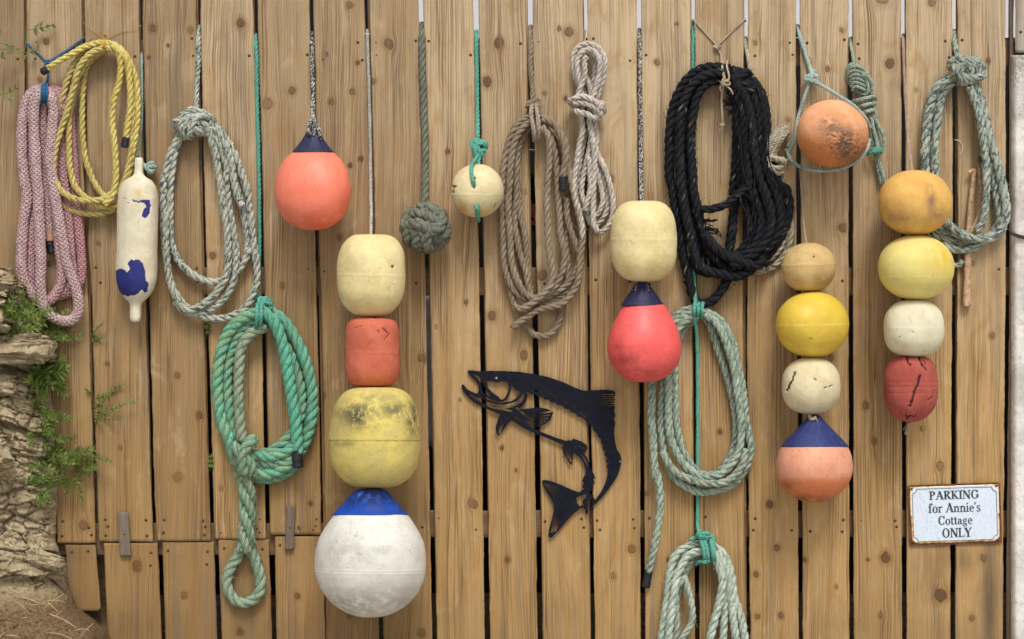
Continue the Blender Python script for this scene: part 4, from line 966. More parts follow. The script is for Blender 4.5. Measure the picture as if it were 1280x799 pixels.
# ===== I lower mint coil =====
K = thing('rope_coil', 'mint white rope coil tied with teal cord, running out of the picture at the bottom', 'rope coil', (880, 830, 5), 'coils of rope hung on the fence')
i1 = T_(800, 650, 5.36)
a = Acc(); R = 5.5; kw = dict(fuzz=.3)
def lower(*pairs): return pairs
rope(a, dz(i1(470,165,390,162,295,192,232,252,203,350,188,480,172,600,150,740)+[(825,812),(828,840),(845,862),(870,862),(880,845)], 17), R, **kw)
rope(a, dz(i1(470,200,390,212,320,240,272,320,242,400,225,520,205,650,190,790)+[(836,826),(848,850),(868,852),(886,830)], 24), R, **kw)
rope(a, dz(i1(440,215,360,258,302,345,262,450,240,560,248,700,240,800)+[(846,825),(860,842),(880,846)], 10), R-.3, tint=.55, fuzz=1.0, lay=32)
rope(a, dz(i1(262,440,292,385,322,470,348,590,345,690,310,750,275,810)+[(850,826)], 19), R-1, tint=.35, fuzz=1.0)
rope(a, dz(i1(460,165,530,200,582,270,612,380,632,520,672,650,702,790)+[(936,824),(925,858),(900,868)], 14), R, **kw)
rope(a, dz(i1(480,200,522,290,552,400,540,520,502,660,472,790)+[(884,826),(890,850),(905,862)], 25), R, **kw)
rope(a, dz(i1(500,230,545,330,575,480,570,600,558,740)+[(902,812),(902,845)], 17), R-.2, **kw)
rope(a, dz(i1(520,210,590,390,612,560,630,700,645,800)+[(922,824),(912,852)], 20), R-.3, **kw)
a.out('rope', M['r_mint'], K)
a = Acc(); rope(a, dz(i1(335,132,370,118,420,112,455,98,478,118), 26), 2.5); 
for x0, x1 in ((402, 432), (425, 455), (468, 490), (485, 498)):
    pts = [(p[0], p[1], dd) for p, dd in zip(i1(x0,105,x0+8,140,x1-8,190,x1,250,x1,290), (20,30,34,32,16))]; rope(a, pts, 2.6)
rope(a, [(p[0], p[1], dd) for p, dd in zip(i1(370,300,400,280,440,282,480,262), (12,24,32,22))], 2.4); knot(a, 879, 669, 30, 16, 9, 2.3, 4, seed=31); rope(a, [(872,652,3),(873,662,16),(877,669,28)], 2.3)
fray(a, 872, 703, 14, -.3, .6, 6, 7, .4, .3)
a.out('tie', M['r_teal'], K)

# ===== K small green hank =====
K = thing('rope_coil', 'small tangled hank of thin dull green rope behind the orange ball float', 'rope coil', (1085, 236, 5), 'coils of rope hung on the fence')
a = Acc(); lr = np.random.default_rng(5)
rope(a, hook(1063.5, 50)+[(1064,58,-2),(1066,70,1),(1067,78,4)], 2.3)
for q in range(9):
    cx, cy = 1069+q*.9+lr.uniform(-1.5, 1.5), 94+q*1.1+lr.uniform(-2, 2); rx, ry = 9+lr.uniform(-2, 2), 17+lr.uniform(-3, 3)
    t = np.linspace(0, 2*math.pi, 12); rope(a, [(cx+rx*math.cos(u)+.25*ry*math.sin(u), cy+ry*math.sin(u), 4+q*1.6+4*math.cos(u)) for u in t+q], 2.2, lay=13)
for q in range(6): rope(a, [(1060+q,86+q*5.5,17),(1068,83+q*5,21),(1078,86+q*5,20),(1084+q*.5,92+q*5,15)], 2.1, lay=13)
for q in range(5): rope(a, [(1077+q*1.4,94+q*1.4,22-q),(1084+q,95+q*2,23-q),(1090,104+q*2,21-q),(1090-q*.5,118+q,18-q)], 2.1, lay=13)
for q, (y0, y1) in enumerate(((126,121),(133,130),(141,138))): rope(a, [(1066+q*6,y0+1,6),(1070+q*4.5,y0,17),(1080+q*2,(y0+y1)/2,24),(1092,y1,16),(1094,y1+3,6)], 2.6, lay=14)
for q in range(4): rope(a, dz([(1080+q*3,118),(1084+q*3,136),(1088+q*2.6,147)], 10+q), 2.2, lay=13)
k2 = T_(1040, 140, 7.99)
rope(a, dz(k2(385,40,385,150,400,250,425,350,440,400), 12), 2.6); rope(a, dz(k2(420,40,470,150,512,240,518,310,490,400,450,430), 12), 2.6)
rope(a, dz(k2(405,60,435,180,470,300,465,400), 7), 2.6); rope(a, dz(k2(395,60,420,200,450,330,450,420), 16), 2.4)
rope(a, dz(k2(425,420,450,500,470,600,490,690,505,722), 6), 2.8, fuzz=.3); rope(a, dz(k2(455,420,480,520,505,620,520,710), 8), 2.8, fuzz=.3)
a.out('rope', M['r_palegreen'], K)
a = Acc()
for q, y in enumerate((370, 385, 400)): rope(a, [(p[0], p[1], dd) for p, dd in zip(k2(345,y+25,385,y+8,430,y-2,480,y-4,500,y+6), (8,17,20,18,8))], 1.9)
a.out('tie', M['r_teal'], K)

# ===== L right sage coil =====
K = thing('rope_coil', 'grey green rope coil with a big top knot, partly behind the gold ball float', 'rope coil', (1207, 318, 5), 'coils of rope hung on the fence')
a = Acc(); R = 6.4; kw = dict(fuzz=.6)
rope(a, hook(1193, 42)+[(1193,50,-1),(1195,62,2),(1198,76,8)], 3.6)
Lq = T_(1140, 160, 4.7)
rope(a, dz([(1200,92),(1186,98),(1173,108),(1165,122),(1160,145),(1157,170),(1156,200),(1157,230),(1160,262),(1170,284)]+Lq(215,600,275,622,345,645,425,655,492,625,535,570,552,500,542,400,522,290,485,160,455,60)+[(1230,142),(1225,122),(1217,104)], 14), R, **kw)
rope(a, dz([(1200,98),(1190,104),(1180,114),(1174,130),(1171,155),(1168,185),(1168,220),(1166,260),(1164,290)]+Lq(130,620,215,655,300,668,385,668,455,640,500,585,515,500,500,400,485,300,460,205,440,100)+[(1228,158),(1221,130),(1212,106)], 8), R-.2, **kw)
rope(a, dz(Lq(380,610,415,550,432,420,438,290,430,150)+[(1228,170),(1222,135),(1212,108)], 20), R-1, **kw)
rope(a, dz(Lq(195,545,240,590,290,622,350,650,410,648), 21), R-1, **kw)
rope(a, dz(Lq(180,690,250,712,320,715,370,700,400,672), 12), R-1, **kw); rope(a, dz([(1192,331),(1198,332),(1203,326)], 8), 3.5)
knot(a, 1208, 87, 17, 38, 32, 5.3, 6, .2, seed=42, fuzz=.4)
rope(a, [(1196,78,14),(1208,74,24),(1219,80,24),(1223,92,18),(1216,104,14)], 5.2); rope(a, [(1196,88,20),(1205,80,28),(1213,86,28),(1212,104,22)], 5.0)
a.out('rope', M['r_sage'], K)
# dry stick stuck behind it
t = NT('bark'); n = t.noise(t.obj(), 60, 4, .7); M['bark'] = t.fin(t.mix(t.rng(n, .4, .65), srgb(196,164,132), srgb(152,120,92)), .75, t.bump(n, .4, .001))
K = thing('dry_stick', 'forked pale brown dry stick standing against the fence beside the sage coil', 'stick', (1208, 384, 4))
a = Acc(); C, s = spline([(1208,383,6),(1209,350,6),(1210,310,6),(1211,288,6)], 2); tube(a, C, np.linspace(5.4, 4.2, len(C)), 12)
C, s = spline([(1211,290,6),(1213,260,6),(1216,230,6),(1218,212,6)], 2); tube(a, C, np.linspace(4.0, 3.0, len(C)), 12); tube(a, spline([(1218,213,6),(1214,214,8),(1211,216,8)], 1)[0], 2.6, 10)
a.out('stem', M['bark'], K); a = Acc(); C, s = spline([(1213,292,7),(1220,278,7),(1227,255,7),(1226,235,7),(1224,210,7)], 2); tube(a, C, np.linspace(2.4, 1.6, len(C)), 10); a.out('twig', M['bark'], K)

# ===== M monkey fist =====
K = thing('monkey_fist', 'grey green rope ending in a round monkey fist knot, left of the small cream ball', 'rope knot', (531, 316, 5))
a = Acc(); rope(a, hook(527, 34)+[(527,45,-2),(528,90,2),(530,150,3),(531.5,200,5),(531,240,14),(531,262,24)], 4.9, lay=30, fuzz=.15)
a.out('rope', M['r_olive'], K)
a = Acc(); r = 7.4
Rm = np.array([[1,0,0],[0,1,0],[0,0,1.]])
def rotm(ax, an):
    c, s = math.cos(an), math.sin(an); m = np.eye(3); i, j = [(1,2),(0,2),(0,1)][ax]; m[i,i]=c; m[j,j]=c; m[i,j]=-s; m[j,i]=s; return m
Rm = rotm(2, .5) @ rotm(0, .55) @ rotm(1, .5)
for st in range(3):
    for q in range(3):
        o = (q-1.)*13.0; t = np.linspace(0, 2*math.pi*1.03, 26); fl = 1-.12*abs(q-1.)
        A = 27.5*fl; B = 18.0+0*q
        e = [np.cos(t)*A, np.sin(t)*B, np.full_like(t, o)]
        P = np.zeros((len(t), 3)); P[:, st] = e[0]; P[:, (st+1) % 3] = e[1]; P[:, (st+2) % 3] = e[2]
        P = P @ Rm.T + np.array([532, 285, 35])
        P += rng.normal(0, .3, P.shape)
        rope(a, [tuple(p) for p in P], r, lay=30, wob=.5, fuzz=.1)
a.out('knot', M['r_olive'], K)
# ---------- buoy materials ----------
M['b_float'] = mat_buoy('peeling_white_paint', srgb(222,214,192), srgb(206,196,168), srgb(176,158,122), .35, 50., .6, m1=srgb(36,44,112), m2=srgb(196,170,110), scratch=.2)
M['b_coral'] = mat_buoy('coral_vinyl', srgb(240,134,108), srgb(236,124,98), srgb(150,60,44), .25, 70., .48, m2=srgb(206,76,40), grain=.06, scratch=.05)
M['b_navy'] = mat_buoy('navy_vinyl', srgb(40,42,80), srgb(32,34,66), srgb(96,98,126), .35, 70., .5, grain=.15)
M['b_cream'] = mat_buoy('cream_foam', srgb(226,212,160), srgb(214,198,142), srgb(150,130,84), .45, 44., .75, scratch=.14, m2=srgb(176,160,104))
M['b_brick'] = mat_buoy('brick_red_foam', srgb(200,108,84), srgb(188,98,74), srgb(96,40,30), .9, 80., .8, scratch=.25, m2=srgb(200,116,66))
M['b_yelbig'] = mat_buoy('dirty_yellow_foam', srgb(214,194,104), srgb(200,182,112), srgb(120,110,82), .7, 60., .8, m2=srgb(66,67,58), speck=.1, scratch=.2, line=srgb(90,80,50))
M['b_white'] = mat_buoy('scuffed_white_vinyl', srgb(222,220,212), srgb(208,205,196), srgb(140,134,122), .6, 40., .55, m2=srgb(140,133,120), grain=.2, scratch=.45)
M['b_blue'] = mat_buoy('bright_blue_vinyl', srgb(20,76,178), srgb(20,66,156), srgb(60,66,110), .3, 60., .5, m2=srgb(22,24,44), grain=.1)
M['b_ball'] = mat_buoy('cream_ball_plastic', srgb(222,208,166), srgb(208,194,150), srgb(150,128,80), .5, 60., .6, m1=srgb(28,24,20), m2=srgb(200,158,84))
M['b_red'] = mat_buoy('coral_red_vinyl', srgb(236,100,96), srgb(226,90,88), srgb(130,34,38), .35, 70., .5, m2=srgb(110,38,36), scratch=.2, grain=.12)
M['b_orange'] = mat_buoy('orange_crusty_plastic', srgb(228,168,126), srgb(216,150,104), srgb(140,90,60), .5, 50., .75, m2=srgb(84,68,58), low=(srgb(200,126,72), .75, .35), speck=1.0)
M['b_tan'] = mat_buoy('tan_foam', srgb(202,174,120), srgb(186,156,100), srgb(130,100,60), .6, 50., .8, m2=srgb(140,112,76))
M['b_yellow'] = mat_buoy('bright_yellow_foam', srgb(218,188,70), srgb(208,176,64), srgb(140,108,44), .2, 50., .5, grain=.1, scratch=.05, line=srgb(232,208,110))
M['b_crack'] = mat_buoy('cracked_cream_foam', srgb(220,208,172), srgb(206,192,154), srgb(160,140,104), .4, 50., .75, m1=srgb(40,26,20))
M['b_peach'] = mat_buoy('faded_orange_vinyl', srgb(224,160,130), srgb(216,150,120), srgb(130,84,62), .45, 50., .6, low=(srgb(208,122,76), .60, .44), m2=srgb(92,60,48), scratch=.3)
M['b_indigo'] = mat_buoy('indigo_vinyl', srgb(42,56,112), srgb(34,44,92), srgb(110,116,150), .3, 60., .55)
M['b_gold'] = mat_buoy('gold_foam', srgb(218,174,96), srgb(208,160,84), srgb(150,102,52), .55, 50., .75, m2=srgb(140,108,88), scratch=.15)
M['b_pale'] = mat_buoy('pale_yellow_foam', srgb(220,204,120), srgb(212,196,122), srgb(150,130,80), .3, 50., .7, m2=srgb(216,182,60), grain=.12)
M['b_ivory'] = mat_buoy('ivory_foam', srgb(220,214,188), srgb(208,200,170), srgb(160,146,110), .35, 50., .75, m1=srgb(60,50,40))
M['b_madder'] = mat_buoy('madder_red_foam', srgb(170,84,72), srgb(154,72,62), srgb(82,34,32), .8, 40., .85, m1=srgb(30,16,16), scratch=.9)
M['b_hole'] = mat_plain('buoy_hole', srgb(20, 18, 16), .9)

GR = 'buoys and floats hung on the fence'
def seg_d(X, Y, pl):
    r = np.full(X.shape, 1e9)
    for (x0, y0), (x1, y1) in zip(pl[:-1], pl[1:]):
        vx, vy = x1-x0, y1-y0; t = np.clip(((X-x0)*vx+(Y-y0)*vy)/(vx*vx+vy*vy+1e-9), 0, 1)
        r = np.minimum(r, np.hypot(X-x0-t*vx, Y-y0-t*vy))
    return r
def inpoly(X, Y, poly):
    c = np.zeros(X.shape, bool); n = len(poly)
    for i in range(n):
        x0, y0 = poly[i]; x1, y1 = poly[(i+1) % n]
        k = ((y0 > Y) != (y1 > Y)) & (X < (x1-x0)*(Y-y0)/((y1-y0) if y1 != y0 else 1e-9)+x0)
        c ^= k
    return c
def lathe(name, cx, prof, d, mat, parent=None, tilt=0.0, seam=None, cracks=(), polys=(), blobs=(), holes=(), lump=.6, ribs=0, seed=1, nseg=176, step=1.0, crust=0, seamw=.9, seamh=.8, squash=1.0, sag=0.0):
    """prof: [(y,r)] control points from top to bottom"""
    P = np.array([(r, y, 0) for y, r in prof], float)
    C, s = spline(P, step); rr = np.maximum(C[:, 0], 0.05); yy = C[:, 1]
    n = len(rr); th = np.linspace(0, 2*math.pi, nseg, endpoint=False)
    TH, Rr = np.meshgrid(th, rr); Yy = np.broadcast_to(yy[:, None], Rr.shape)
    y0, y1 = yy.min(), yy.max()
    nx, nz = np.cos(TH), np.sin(TH)
    Rr = Rr+lump*fbm(nx*1.3+seed, Yy/26., nz*1.3, seed, 3)*np.clip(Rr/12., 0, 1)*2
    if ribs:
        top = sstep(.75, 0, (Yy-y0)/(y1-y0)); Rr = Rr*(1+ribs*top*(np.cos(TH*11+np.sin(Yy*.3))*.5+.5*noise(nx*6, nz*6, Yy/9., seed)))
    X = cx+Rr*nx; Z = d+Rr*nz
    m1 = np.zeros_like(X); m2 = np.zeros_like(X); sm = np.zeros_like(X); disp = np.zeros_like(X)
    front = (nz > -.15)
    for sy in (seam or []):
        g = np.exp(-((Yy-sy-.35*noise(nx*2, nz*2, seed)-sag*nz)/seamw)**2); sm = np.maximum(sm, g); disp += seamh*g
    for pl, w in cracks:
        jx = X+1.1*noise(Yy/2.5, X/3., seed); dd = seg_d(jx, Yy, pl)
        g = sstep(w, w*.35, dd)*front; m1 = np.maximum(m1, g); disp -= 2.0*sstep(w*1.4, 0, dd)*front
    for pl in polys:
        jx = X+1.6*fbm(X/3.5, Yy/3.5, 0, seed+3); jy = Yy+1.6*fbm(X/3.5, Yy/3.5, 4., seed+5)
        g = (inpoly(jx, jy, pl) & front).astype(float); m1 = np.maximum(m1, g); disp -= .35*g
    for bx, by, rx, ry, am in blobs:
        m2 = np.maximum(m2, am*np.exp(-((X-bx)/rx)**2-((Yy-by)/ry)**2)*front)
    for hx, hy, hr in holes:
        g = sstep(hr, hr*.6, np.hypot(X-hx, Yy-hy))*front; m1 = np.maximum(m1, g); disp -= 2*g
    if crust:
        disp += crust*m2*np.abs(fbm(X/2.2, Yy/2.2, Z/2.2, seed+9, 2))*3
    disp += .22*fbm(X/6., Yy/6., Z/6., seed+11, 3)
    # normals of profile
    tr = np.gradient(rr); ty = np.gradient(yy); L = np.hypot(tr, ty)+1e-9; nr, ny = (ty/L)[:, None], (-tr/L)[:, None]
    Rr = Rr+disp*nr*np.clip(Rr/3, 0, 1); Yd = Yy+disp*ny*np.clip(Rr/3, 0, 1)
    X = Rr*nx; Z = d+Rr*nz*squash; yc = (y0+y1)/2
    if tilt: X, Yd = X*math.cos(tilt)-(Yd-yc)*math.sin(tilt), yc+X*math.sin(tilt)+(Yd-yc)*math.cos(tilt)
    X = X+cx
    i = np.arange(n-1)[:, None]; j = np.arange(nseg)[None]; j2 = (j+1) % nseg
    F = np.stack([i*nseg+j, i*nseg+j2, (i+1)*nseg+j2, (i+1)*nseg+j], -1).reshape(-1, 4)
    a = Acc(); a.A = {'m1': [], 'm2': [], 'seam': [], 'hh': []}
    a.add(np.stack([X, Yd, Z], -1).reshape(-1, 3), F, None, 0, m1=m1.ravel(), m2=m2.ravel(), seam=sm.ravel(), hh=((y1-Yy)/(y1-y0)).ravel())
    return a.out(name, mat, parent)
def buoy(label, cx, prof, d, mat, group=GR, cat='buoy', name='buoy', **k):
    o = lathe(name, cx, prof, d, mat, None, **k); return tag(o, label, cat, group)
def ballprof(y0, y1, r, e=1.0, flat=4, n=13):
    """rounded ball / barrel; e<1 -> squarer"""
    out = []; h = (y1-y0)/2; yc = (y0+y1)/2
    for t in np.linspace(-math.pi/2, math.pi/2, n):
        c, s_ = abs(math.cos(t))**e, math.copysign(abs(math.sin(t))**e, math.sin(t))
        out.append((yc+h*s_, max(r*c, 0)))
    out[0] = (y0, .1); out[-1] = (y1, .1)
    return out
# white peeling float
buoy('long white cylindrical float with peeling paint showing navy patches', 171.5, [(197,.1),(197.6,4.5),(202,5.3),(217,5.8),(221,9),(226,17),(233,22),(244,25),(262,25.8),(300,26),(335,26),(352,25),(364,21),(372,15),(378,9),(382,7.4),(392,7.2),(399,6.6),(402,5),(403,.1)], 27, M['b_float'], name='float', cat='float',
     tilt=.022, holes=[(156,249,1.),(159,254,.8),(153,248,.8)], polys=[[(179,249),(186,250),(188,258),(186,268),(181,273),(177,270),(178,263),(182,258),(179,254),(170,254),(164,251),(165,249),(171,252)],
     [(145,339),(152,335),(157,338),(160,341),(163,337),(160,330),(164,326),(172,324),(178,328),(182,336),(183,350),(187,354),(186,364),(182,367),(179,362),(172,369),(160,371),(149,368),(144,358)]], blobs=[(172,242,7,9,.8),(182,330,5,12,.4)], lump=.4, seed=4)
# coral ball
K = thing('buoy', 'coral pink ball buoy with a navy gathered top, high on the left half', 'buoy', (391, 288, 40), GR)
lathe('ball', 391, [(183,15),(187,21),(190.5,26),(196,32),(204,38.5),(216,44),(230,47.3),(242,47.8),(256,45.6),(268,40),(278,31),(284,21),(287,11),(288,.1)], 49, M['b_coral'], K, seed=6, blobs=[(400,280,40,14,.5),(425,262,20,20,.25)], lump=.3, seam=[187.5], seamh=.4)
lathe('collar', 391, [(161,.1),(161.5,6),(165,8),(171,11.5),(178,16.5),(184,21),(188.5,25.2),(190.5,26.6),(191,25)], 49, M['b_navy'], K, ribs=.13, seed=7, lump=.5, step=.8)
a = Acc(); rope(a, hook(389.5, 44)+[(389.5,55,-1),(390,90,3),(391,130,14),(391,152,38),(389,160,50)], 2.9, lay=17)
rope(a, [(391,148,40),(386,158,56),(386,166,62),(389,168,58)], 2.6); rope(a, [(391,148,40),(397,158,58),(400,166,62),(400,174,60)], 2.8); rope(a, [(392,146,36),(394,158,54),(392,170,60)], 2.4)
tag(a.out('rope', M['r_bw']), 'black and white braided cord holding up the coral pink ball', 'cord', 'cords holding up the floats')
# chain 1
CH1 = 58
a = Acc(); rope(a, hook(459.5, 40)+[(459.5,50,-3),(461,110,-1),(463,200,4),(464,260,24),(464,292,50),(464,300,CH1),(466,480,60),(467,560,66),(464,612,72),(463,620,74)], 2.1, kind='laid', lay=14)
tag(a.out('rope', M['r_white']), 'thin pale cord above the cream barrel with the small black hole', 'cord', 'cords holding up the floats')
buoy('cream barrel buoy with one small black hole, topmost of the stack of four', 464, [(293,.1),(293.2,14),(294,21),(297,28),(303,34),(312,39),(324,42),(340,43),(356,42.6),(370,40),(381,34.5),(389,27),(394,19),(396,11),(396.4,.1)], CH1, M['b_cream'], seam=[344], seamh=.3, seamw=1.1, holes=[(491,333,2.1)], blobs=[(455,378,10,10,.6),(430,330,10,20,.3)], seed=9, tilt=.01)
buoy('small brick red drum buoy squeezed between the cream barrel and the big yellow one', 465.3, [(397.6,.1),(398,20),(400,27),(405,31.5),(414,33.6),(440,34),(464,33.6),(474,31),(480,26),(483,19),(483.6,.1)], 60, M['b_brick'], seam=[441], cracks=[([(478,410),(486,417),(481,425)],.45),([(472,413),(477,420)],.35),([(444,410),(452,407)],.35)], blobs=[(465,478,30,10,.6)], seed=10, seamh=.3, seamw=.6)
buoy('big dirty yellow barrel buoy with dark smudges on its upper half', 468.7, [(484.3,.1),(484.4,18),(486,29),(490,38),(497,45),(510,51.5),(528,55.6),(548,57),(566,56.4),(582,53),(595,46),(603,37),(608.5,25),(610.5,14),(611,.1)], 66, M['b_yelbig'], seam=[551.5], blobs=[(448,518,30,17,1.),(446,524,18,12,1.),(492,512,24,12,.8),(516,522,10,24,1.),(430,555,30,5,.5),(470,498,30,8,.5)], seed=11, seamh=-.6, seamw=.8, lump=.9)
K = thing('buoy', 'biggest buoy, scuffed white ball with a bright blue top, lowest of its stack', 'buoy', (463, 772, 70), GR)
lathe('ball', 463, [(640,42),(643,45.5),(650,51),(660,57.5),(674,64.5),(690,68.6),(704,69.6),(720,68),(736,62),(750,52.5),(761,39),(768.5,24),(771.5,11),(772,.1)], 74, M['b_white'], K, sag=3., seam=[711,714.5], seed=12, blobs=[(440,757,60,18,.7),(500,750,40,16,.5),(430,690,30,14,.4),(480,688,20,8,.4)], seamh=.35, seamw=.7, tilt=.01)
lathe('collar', 463, [(611,.1),(611.3,12),(613,18),(618,24),(626,31.5),(634,39),(640,44),(643,47.2),(644.2,46.6),(644,44)], 74, M['b_blue'], K, ribs=.12, seed=13, lump=.5, blobs=[(462,614,50,21,1.),(500,630,14,12,.9),(440,628,16,10,.7)])
# small cream ball with teal cord
buoy('small cream ball float with two dark slots threaded on teal cord', 596.5, ballprof(205, 272, 33, .97), 36, M['b_ball'], name='float', cat='float', seed=14, seam=[243], seamh=.25,
     cracks=[([(592,222),(592.5,234)],2.9),([(596,258),(596.5,268)],2.6),([(566.5,233),(566.5,241)],1.2),([(566,233),(569,233)],1.0),([(620,256),(618,260)],1.)], blobs=[(578,262,12,8,1.),(600,266,16,5,.6)])
a = Acc(); rope(a, hook(595.5, 42)+[(595.5,55,-2),(596,100,1),(597,150,8),(597.5,172,20)], 2.7, lay=17); knot(a, 598.5, 185, 26, 17, 22, 3.0, 6, .3, seed=15)
rope(a, [(599,192,30),(594,200,38),(589.5,208,58),(589.5,218,67),(591,227,70),(592.5,234,64)], 2.5); rope(a, [(600,194,28),(598,202,34),(598,210,36)], 2.5)
rope(a, [(595,256,64),(596.5,262,66),(597.5,270,50),(598,276,34)], 2.6)
tag(a.out('rope', M['r_teal']), 'teal green cord knotted above the small cream ball float', 'cord', 'cords holding up the floats')
# chain 2
a = Acc(); rope(a, hook(799.5, 40)+[(799.5,52,-2),(800,120,0),(801,200,6),(802,235,26),(803,252,46),(804,260,50),(803,352,50),(801,358,52),(801,366,54)], 2.9, lay=15)
rope(a, [(803,350,50),(798,356,54),(795,364,60)], 2.2); rope(a, [(803,350,50),(808,356,54),(810,364,60)], 2.2)
tag(a.out('rope', M['r_bw']), 'grey and black braided cord running down to the cream barrel above the coral red pear', 'cord', 'cords holding up the floats')
buoy('smooth cream barrel buoy hanging directly above the coral red pear buoy', 804.8, [(251,.1),(251.2,14),(252.5,21),(256,28),(263,34.5),(274,39.3),(290,41.4),(306,41.6),(322,40.6),(334,37),(343,30.5),(349,22),(351.5,13),(352,.1)], 50, M['b_cream'], seam=[299], seamh=.2, blobs=[(820,332,12,10,.4)], seed=16)
K = thing('buoy', 'coral red pear shaped buoy with a dark navy neck', 'buoy', (805, 478, 40), GR)
lathe('ball', 805.5, [(379,22),(381.5,25.5),(388,30),(397,35.2),(408,40.5),(420,44.3),(433,46),(446,44.8),(457,40.5),(466,33.5),(473,24),(477,13),(478,.1)], 50, M['b_red'], K, seed=17, seam=[430], seamh=.2, blobs=[(782,448,20,9,.55),(772,436,8,14,.35),(800,466,30,8,.35)], lump=.3)
lathe('collar', 803, [(353,.1),(353.5,7),(357,9.5),(363,13.5),(370,18.5),(376,23),(380.5,26.6),(382,26.8),(382,24)], 50, M['b_navy'], K, ribs=.16, seed=18, lump=.5, step=.8)
# orange crusty ball
buoy('orange ball float with a grey crust, slung in a loop of thin rope', 1040.5, ballprof(124.5, 209, 45, .98), 47, M['b_orange'], name='float', cat='float', seed=19, blobs=[(1054,178,24,22,1.),(1064,190,26,16,1.),(1036,156,13,11,.9),(1046,166,17,13,1.)], crust=1.5, lump=.6)
a = Acc(); rope(a, [(997,46,-38),(997,36,-36),(997,33,-20),(998,36,-8),(1000,46,0),(1006,66,3),(1012,84,5),(1015,92,8)], 2.7, lay=16, tint=.0)
knot(a, 1015.5, 98, 11, 15, 14, 2.8, 5, .2, seed=20)
rope(a, [(1011,104,12),(1005,122,12),(999,142,10),(996,158,16),(993,176,14),(984,192,5)], 2.4, lay=13); rope(a, [(1020,103,13),(1036,112,24),(1052,122,42),(1066,131,58),(1078,143,56),(1088,160,36)], 2.4, lay=13)
rope(a, [(982,186,6),(988,199,8),(1000,208,18),(1018,212.5,34),(1038,213,42),(1058,208.5,46),(1074,199,48),(1084,186,48),(1087,174,42)], 2.5, lay=13)
tag(a.out('rope', M['r_sky']), 'thin pale rope slung as a triangle round the crusty orange ball float', 'cord', 'cords holding up the floats')
# chain 3
a = Acc(); rope(a, [(1000,212,2),(1002,240,6),(1005,280,26),(1008,303,40),(1011,312,42),(1015,420,48),(1014,515,48),(1019,524,60),(1022,526,62)], 1.1, lay=10)
rope(a, [(1012,515,48),(1014,524,62),(1020,522,64)], 2.2)
tag(a.out('rope', M['r_twine']), 'very thin twine above the little tan ball of the middle right stack', 'cord', 'cords holding up the floats')
buoy('smallest tan ball float, topmost of the stack ending in the indigo topped buoy', 1010.8, ballprof(303.5, 365.3, 34, .93), 42, M['b_tan'], seed=21, seam=[331], seamh=.5, seamw=1.6, holes=[(1018,321,1.5)], blobs=[(1030,352,14,10,.6)], tilt=-.04, name='float', cat='float')
buoy('bright yellow round float, brightest of all, with a raised pale seam line', 1015.5, ballprof(364.6, 447, 46, .96), 48, M['b_yellow'], seed=22, seam=[406.5], seamh=.2, seamw=1.0, tilt=-.02, holes=[(1012,424,1.)], blobs=[], name='float', cat='float', lump=.4)
buoy('cream float with one short dark crack on the left, under the bright yellow one', 1013.7, ballprof(447, 517.5, 36.8, .84), 48, M['b_crack'], seed=23, name='float', cat='float', cracks=[([(992.5,466),(990,475),(986,482),(984,488)],2.0),([(1018,473),(1021,477)],.6),([(1030,485),(1033,484)],.9),([(1037,484),(1040,482)],.8)])
K = thing('buoy', 'faded orange ball buoy with an indigo pointed top, lowest of its stack', 'buoy', (1018, 628, 46), GR)
lathe('ball', 1018, [(555,39),(558,41.5),(564,44.6),(573,47.3),(583,48.2),(594,47),(605,42.4),(614,35),(621.5,25),(626.5,13),(628,.1)], 50, M['b_peach'], K, seed=24, seam=[556.5], seamh=.5, blobs=[(1000,624,40,7,.8),(985,606,8,7,.6)], lump=.3)
lathe('collar', 1018, [(518,.1),(518.4,5),(521,8),(527,13),(535,20.5),(543,28.5),(550,35.5),(556,41),(558.5,42.8),(559,40.5)], 50, M['b_indigo'], K, ribs=.10, seed=25, lump=.4, holes=[(1020,523,2.2)])
# chain 4
a = Acc(); rope(a, hook(1129, 46)+[(1129,56,-2),(1131,110,0),(1135,170,10),(1138,200,36),(1140,216,48),(1143,300,50),(1143,380,50),(1140,446,46),(1136,528,44),(1134,534,44)], 2.1, lay=12)
fray(a, 1134, 532, 44, 0, 1, 10, 10, .7, .35); rope(a, [(1134,530,44),(1133,538,44),(1132,543,44)], 1.8)
tag(a.out('rope', M['r_rose']), 'thin rose tan cord above the gold ball, its frayed end under the cracked red buoy', 'cord', 'cords holding up the floats')
buoy('gold orange round float, topmost of the right hand stack', 1144, ballprof(212.5, 294, 46.6, .96), 50, M['b_gold'], seed=26, name='float', cat='float', blobs=[(1164,252,5,18,1.),(1172,268,9,8,.8),(1120,275,30,14,.5),(1160,240,4,12,.5)], lump=.5)
buoy('pale yellow round float directly below the gold orange one', 1145.2, ballprof(293.8, 375, 48, .95), 51, M['b_pale'], seed=27, name='float', cat='float', seam=[346], seamh=.1, blobs=[(1180,320,20,22,1.)], lump=.4)
buoy('ivory barrel float between the pale yellow float and the cracked red one', 1142.3, ballprof(374.6, 446.5, 38.3, .80), 50, M['b_ivory'], seed=28, name='float', cat='float', seam=[410], seamh=.2, holes=[(1141,415,.9),(1124,421,.9),(1154,430,.7),(1130,432,.7)])
